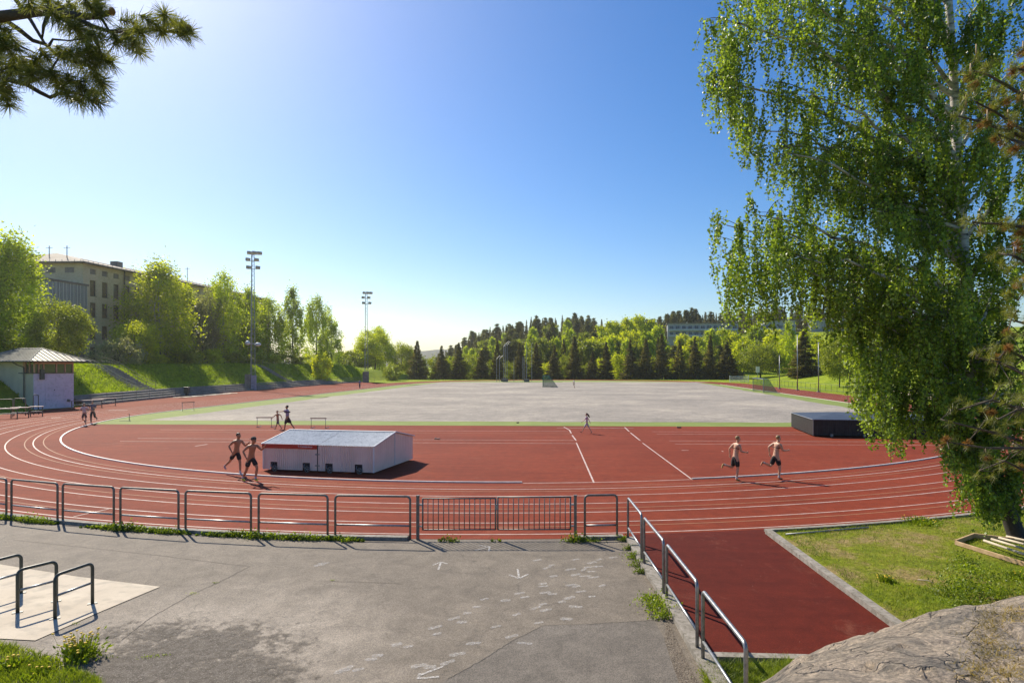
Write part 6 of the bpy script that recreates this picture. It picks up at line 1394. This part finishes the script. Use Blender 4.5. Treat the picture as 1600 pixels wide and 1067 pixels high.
def person(label, loc, rz, H=1.78, lean=0.1, legs=((0.5, 0.3), (-0.5, 0.9)), arms=((-0.6, 1.5, 0.15), (0.5, 1.6, 0.15)), skin='fair', hair='dark', shirt=None, shorts=(0.02, 0.02, 0.022), shoes=(0.5, 0.5, 0.1), sock=None, cap=False, long_hair=False, bulk=1.0, head_yaw=0.0, stripe=None, long_legs=False, group=None, shorts_len=0.78, strap=False):
    t = thing('person', label, 'person', loc, rz, group); s = H/1.78
    sl_, cl_ = math.sin(lean), math.cos(lean)
    T = lambda h, x=0.0, y=0.0: Vector((x, sl_*h+y*cl_, cl_*h-y*sl_))      # torso frame, h above pelvis
    V_ = []; E_ = []
    def add(p, r, par=None):
        V_.append([Vector(p)*s, (r[0]*s*bulk, r[1]*s*bulk) if isinstance(r, tuple) else r*s*bulk]); 
        if par is not None: E_.append((par, len(V_)-1))
        return len(V_)-1
    pel = add((0, 0, 0), (0.135, 0.105)); wa = add(T(0.16), (0.125, 0.095), pel); ch = add(T(0.34, 0, 0.01), (0.155, 0.11), wa); uc = add(T(0.47), (0.13, 0.09), ch)
    nk = add(T(0.535), 0.055, uc); nk2 = add(T(0.575, 0, 0.015), 0.054, nk)
    jaw = add(T(0.625, 0, 0.035), (0.062, 0.072), nk2); fc_ = add(T(0.69, 0, 0.025), (0.074, 0.09), jaw); tp = add(T(0.755, 0, 0.005), (0.066, 0.082), fc_); add(T(0.795, 0, 0.005), (0.03, 0.04), tp)
    head = T(0.705, 0, 0.017)*s
    wrists = []; sh_pts = []
    for side, (sp, ef, ab) in zip((-1, 1), arms):
        shp = T(0.475, side*0.165); a = add(shp, 0.062, uc)
        d = Vector((side*math.sin(ab), math.sin(sp+lean*0.5)*math.cos(ab), -math.cos(sp+lean*0.5)*math.cos(ab))); el = shp+d*0.285
        m = add(shp+d*0.14, 0.052, a); e = add(el, 0.036, m)
        d2 = Vector((side*math.sin(ab)*0.3-side*0.18*(ef > 1), math.sin(sp+ef)*0.98, -math.cos(sp+ef)*0.98)).normalized(); f = add(el+d2*0.1, 0.039, e); w = add(el+d2*0.245, 0.025, f); wr = el+d2*0.245
        pm = add(wr+d2*0.055, (0.026, 0.036), w); sd_ = Vector((-d2.z*0, 0, 0)); lat = d2.cross(Vector((side, 0, 0))).normalized()
        for k, (o_, ll) in enumerate(((-0.027, .062), (-0.009, .072), (0.009, .068), (0.027, .052))):
            b = wr+d2*0.088+lat*o_; cur = d2+Vector((-side*0.35, 0, 0)); i1 = add(b, 0.0095, pm); i2 = add(b+cur*ll*0.5, 0.0085, i1); add(b+(cur+Vector((-side*0.8, 0, 0))).normalized()*ll*0.9, 0.007, i2)
        i1 = add(wr+d2*0.045-lat*0.036, 0.011, pm); add(wr+d2*0.085-lat*0.052+Vector((-side*.012, 0, 0)), 0.009, i1)
        wrists.append((wr+d2*0.09)*s); sh_pts.append((shp*s, (shp+d*0.17)*s, (shp+d*0.2)*s))
    ank = []; kn = []; hipp = []
    for side, (hp, kf) in zip((-1, 1), legs):
        hip = Vector((side*0.09, 0, -0.05)); a = add(hip, 0.088, pel); d = Vector((side*0.03, math.sin(hp), -math.cos(hp))); kne = hip+d*0.42
        m = add(hip+d*0.2, 0.073, a); k = add(kne, 0.05, m); a2 = hp-kf; d2 = Vector((-side*0.02, math.sin(a2), -math.cos(a2))); c = add(kne+d2*0.13, 0.054, k); an = kne+d2*0.40; w = add(an, 0.033, c)
        fd = Vector((0, math.cos(a2*0.75 if kf < 0.8 else a2), math.sin(a2*0.75 if kf < 0.8 else a2))); hl = add(an+Vector((0, 0, 0))+d2*0.045-fd*0.02, 0.034, w); add(an+d2*0.06+fd*0.10, (0.036, 0.022), hl)
        ank.append((an*s, d2, fd)); kn.append(kne*s); hipp.append((hip*s, (hip+d*0.2)*s, (hip+d*0.42*shorts_len)*s))
    zmin = min(min((an+d2*0.085*s).z, (an+d2*0.07*s+fd*0.17*s).z) for an, d2, fd in ank)-0.005; up = Vector((0, 0, -zmin))
    for v in V_: v[0] = v[0]+up
    skin_grow('body', [(tuple(v[0]), v[1]) for v in V_], E_, SK[skin], t, 1)
    hd = head+up; fw = Vector((math.sin(head_yaw), math.cos(head_yaw)*cl_, -sl_)); rt = Vector((1, 0, 0))
    # facial features
    fe = MB(); 
    for sx in (-1, 1): fe.ball(hd+fw*0.083*s+rt*sx*0.03*s+Vector((0, 0, -0.005*s)), 0.011*s, 8, 5)
    fe.each('eye', M['eye'], t, True); 
    MB().tube([hd+fw*0.086*s+Vector((0, 0, 0.0)), hd+fw*0.112*s+Vector((0, 0, -0.028*s)), hd+fw*0.088*s+Vector((0, 0, -0.034*s))], [0.009*s, 0.014*s, 0.008*s], 6).build('nose', SK[skin], t, True)
    MB().box(hd+fw*0.084*s+Vector((0, 0, -0.057*s)), (0.044*s, 0.012*s, 0.01*s)).build('mouth', M['lip'], t)
    er = MB()
    for sx in (-1, 1): er.ball(hd+rt*sx*0.077*s+Vector((0, -0.005, -0.012*s)), 0.024*s, 8, 6, (0.4, 0.8, 1.2))
    er.each('ear', SK[skin], t, True)
    hb_ = MB(); hc = hd+Vector((0, -0.018*s, 0.028*s)); hb_.ball(hc, 0.098*s, 16, 10, (0.90, 1.06, 0.92)); hm = hb_.build('hair', HAIR[hair], t, True)
    for v in hm.data.vertices:
        rel = v.co-hc
        if rel.y > 0.02*s and rel.z < 0.035*s: v.co = hc+Vector((rel.x*0.72, min(rel.y, 0.045*s), max(rel.z, -0.02*s)))
        else: v.co += Vector((0, 0, 0.008*s*noise.noise(v.co*40)))
    if long_hair: MB().tube([hd+Vector((0, -0.05, 0.04)), hd+Vector((0.02, -0.12, -0.05)), hd+Vector((0.04, -0.17, -0.15)), hd+Vector((0.06, -0.22, -0.22))], [0.06*s, 0.075*s, 0.06*s, 0.02*s], 8).build('long_hair', HAIR[hair], t, True)
    if cap:
        cp = MB().ball(hc+Vector((0, 0.005, 0.022)), 0.103*s, 14, 8, (0.92, 1.08, 0.8)).box(hc+Vector((0, -0.13, 0.0)), (0.13*s, 0.09*s, 0.012*s)); cp.build('cap', cloth((0.05, 0.045, 0.04)), t, True)
    # shorts
    sv = [(tuple(up+T(0.05)*s), (0.150*s*bulk, 0.120*s*bulk)), (tuple(up+Vector((0, 0, -0.03*s))), (0.15*s*bulk, 0.125*s*bulk))]; se = [(0, 1)]
    for hp3 in hipp:
        b = len(sv); sv += [(tuple(up+hp3[0]), 0.108*s*bulk), (tuple(up+hp3[1]), 0.098*s*bulk), (tuple(up+hp3[2]), 0.09*s*bulk)]; se += [(1, b), (b, b+1), (b+1, b+2)]
    if long_legs:
        for kk, (an, d2, fd) in zip(range(2), ank): b = len(sv); sv += [(tuple(up+kn[kk]), 0.066*s), (tuple(up+an), 0.045*s)]; se += [(4+kk*3, b), (b, b+1)]
    skin_grow('trousers' if long_legs else 'shorts', sv, se, cloth(shorts), t, 1)
    if strap: MB().tube([up+T(0.30)*s, up+T(0.325)*s], [0.165*s*bulk]*2, 16, False).build('chest_strap', M['black'], t, True)
    if shirt:
        tv = [(tuple(up+T(0.0)*s), (0.155*s*bulk, 0.125*s*bulk)), (tuple(up+T(0.17)*s), (0.145*s*bulk, 0.115*s*bulk)), (tuple(up+T(0.35, 0, .01)*s), (0.172*s*bulk, 0.128*s*bulk)), (tuple(up+T(0.475)*s), (0.135*s*bulk, 0.10*s*bulk)), (tuple(up+T(0.54)*s), 0.062*s)]; te = [(0, 1), (1, 2), (2, 3), (3, 4)]
        for a, b, c in sh_pts: k = len(tv); tv += [(tuple(up+a), 0.072*s), (tuple(up+c), 0.062*s)]; te += [(3, k), (k, k+1)]
        sh = skin_grow('shirt', tv, te, cloth(shirt), t, 1)
        if stripe: MB().tube([up+T(0.30)*s, up+T(0.38)*s], [0.185*s*bulk, 0.185*s*bulk], 14, False).build('chest_stripe', cloth(stripe), sh, True)
    for an, d2, fd in ank:
        a0 = up+an; skin_grow('shoe', [(tuple(a0+d2*0.045*s-fd*0.035*s), (0.044*s, 0.04*s)), (tuple(a0+d2*0.052*s+fd*0.04*s), (0.043*s, 0.036*s)), (tuple(a0+d2*0.06*s+fd*0.11*s), (0.045*s, 0.028*s)), (tuple(a0+d2*0.062*s+fd*0.165*s), (0.03*s, 0.018*s))], [(0, 1), (1, 2), (2, 3)], cloth(shoes), t, 1)
        if sock: MB().tube([a0-d2*0.07*s, a0+d2*0.02*s], 0.043*s, 8, False).build('sock', cloth(sock), t, True)
    return t, [w+up for w in wrists]
M['eye'] = flat('dark_eye', (0.03, 0.025, 0.02), 0.3); M['lip'] = flat('lip', (0.35, 0.12, 0.09), 0.5)
# -- rz: local +Y is forward. rz=-pi/2 looks towards +X (photo right)
R90 = -PI/2
G = lambda a, b, z=0.0: (*gp(a, b)[:2], z)
person('shirtless runner with dark hair, left and rear one of the pair by the white cover', G(369, 741), R90-0.42, 1.80, 0.20, ((0.25, 0.2), (-0.62, 0.35)), ((0.35, 1.75, 0.35), (-0.75, 1.35, 0.45)), 'tan', 'dark', shoes=(0.45, 0.32, 0.33), sock=(0.5, 0.42, 0.45), bulk=1.05)
person('shirtless runner with cap and yellow shoes, leading the pair by the white cover', G(392, 752), R90-0.42, 1.84, 0.22, ((0.55, 0.75), (-0.25, 0.35)), ((0.65, 1.65, 0.3), (-0.75, 1.35, 0.5)), 'tan', 'dark', shoes=(0.55, 0.52, 0.03), sock=(0.45, 0.42, 0.55), cap=True, bulk=1.1)
person('shirtless blond runner in black shorts, left one of the pair on the right', G(1149, 750), R90+0.30, 1.80, 0.15, ((-0.15, 1.75), (0.12, 0.25)), ((-0.75, 0.9, 0.45), (0.15, 1.25, 0.15)), 'fair', 'blond', shoes=(0.35, 0.24, 0.08), sock=(0.5, 0.5, 0.5), bulk=1.08, shorts_len=0.95, strap=True)
person('shirtless blond runner in black shorts, right one of the pair on the right', G(1212, 748), R90+0.34, 1.80, 0.17, ((-0.35, 1.65), (0.28, 0.35)), ((-0.95, 1.1, 0.5), (0.3, 1.25, 0.15)), 'fair', 'blond', shoes=(0.4, 0.16, 0.08), sock=(0.5, 0.5, 0.5), bulk=1.1, shorts_len=0.9, strap=True)
child, _ = person('shirtless child in grey shorts walking left beside the man in the lilac shirt', G(434, 671), -R90-0.2, 1.42, 0.05, ((-0.5, 0.2), (0.42, 0.1)), ((0.5, 0.3, 0.75), (-0.4, 0.2, 0.85)), 'tan', 'brown', shorts=(0.16, 0.13, 0.13), shoes=(0.03, 0.03, 0.03), shorts_len=0.95)
man, wr = person('man in lilac shirt with a dark chest band reaching over to the child', G(449, 672.5), -R90+0.15, 1.80, 0.02, ((0.25, 0.1), (-0.45, 0.15)), ((1.35, 0.1, 0.15), (-0.15, 0.2, 0.15)), 'tan', 'dark', shirt=(0.34, 0.29, 0.42), shorts=(0.045, 0.035, 0.035), shoes=(0.03, 0.025, 0.025), stripe=(0.05, 0.04, 0.08), bulk=1.08, shorts_len=1.05)
bg = thing('hand_bag', 'small dark bag hanging from the hand of the man in the lilac shirt', 'bag', man.matrix_basis @ (wr[1]+Vector((0, 0, -0.12))))
MB().box((0, 0, -0.05), (0.2, 0.22, 0.22), 0.3).ball((0.05, 0.02, -0.08), 0.13).build('bag_body', M['black'], bg, bevel=0.03); MB().tube([(0, -.06, .05), (0, 0, .13), (0, .06, .05)], 0.012, 6).build('strap', M['black'], bg)
person('girl with long brown hair in a pale top, walking across the red area', G(917, 677), -R90-0.1, 1.42, 0.03, ((0.55, 0.05), (-0.42, 0.15)), ((0.65, 0.2, 0.45), (-0.55, 0.1, 0.35)), 'fair', 'brown', shirt=(0.50, 0.38, 0.46), shorts=(0.52, 0.45, 0.52), shoes=(0.05, 0.03, 0.03), long_hair=True, bulk=0.88, shorts_len=0.95)
person('distant runner in white top on the gravel pitch near the far end', G(897, 606.3), -R90+0.6, 1.75, 0.1, ((0.3, 0.9), (-0.1, 0.2)), ((0.3, 1.6, 0.2), (-0.6, 1.4, 0.3)), 'tan', 'brown', shirt=(0.6, 0.58, 0.56), shorts=(0.03, 0.03, 0.04), shoes=(0.05, 0.05, 0.05))
person('distant walker in blue top on the left straight', G(562, 607), PI, 1.75, 0.0, ((0.2, 0.1), (-0.2, 0.1)), ((0.1, 0.3, 0.35), (0.0, 0.4, 0.35)), 'tan', 'dark', shirt=(0.16, 0.17, 0.34), shorts=(0.12, 0.10, 0.14), long_legs=True, shoes=(0.05, 0.05, 0.05))
person('jogger in pale top and dark shorts beside the one in grey, near the hut', G(132, 664.5), PI+0.35, 1.72, 0.1, ((0.1, 0.1), (0.25, 1.5)), ((-0.4, 1.5, 0.3), (0.2, 1.6, 0.3)), 'fair', 'blond', shirt=(0.58, 0.46, 0.46), shorts=(0.12, 0.05, 0.05), shoes=(0.06, 0.05, 0.06))
person('jogger in dark grey clothes beside the one in a pale top', G(145, 661.5), PI+0.35, 1.82, 0.1, ((-0.15, 1.2), (0.12, 0.1)), ((0.2, 1.6, 0.3), (-0.5, 1.4, 0.35)), 'fair', 'brown', shirt=(0.15, 0.14, 0.18), shorts=(0.05, 0.05, 0.055), long_legs=True, shoes=(0.3, 0.3, 0.3))
# ------------------------------------------------------------ air
def haze():
    m = bpy.data.materials.new('haze'); m.use_nodes = True; n = m.node_tree; n.nodes.remove(n.nodes['Principled BSDF'])
    v = n.nodes.new('ShaderNodeVolumePrincipled'); v.inputs['Color'].default_value = (1.0, 0.96, 0.88, 1); v.inputs['Density'].default_value = 0.00018; v.inputs['Anisotropy'].default_value = 0.65
    n.links.new(v.outputs[0], n.nodes['Material Output'].inputs['Volume'])
    o = MB().box((0, 95, 29), (5400, 5400, 74)).build('haze', m); tag(o, kind='stuff')
haze()
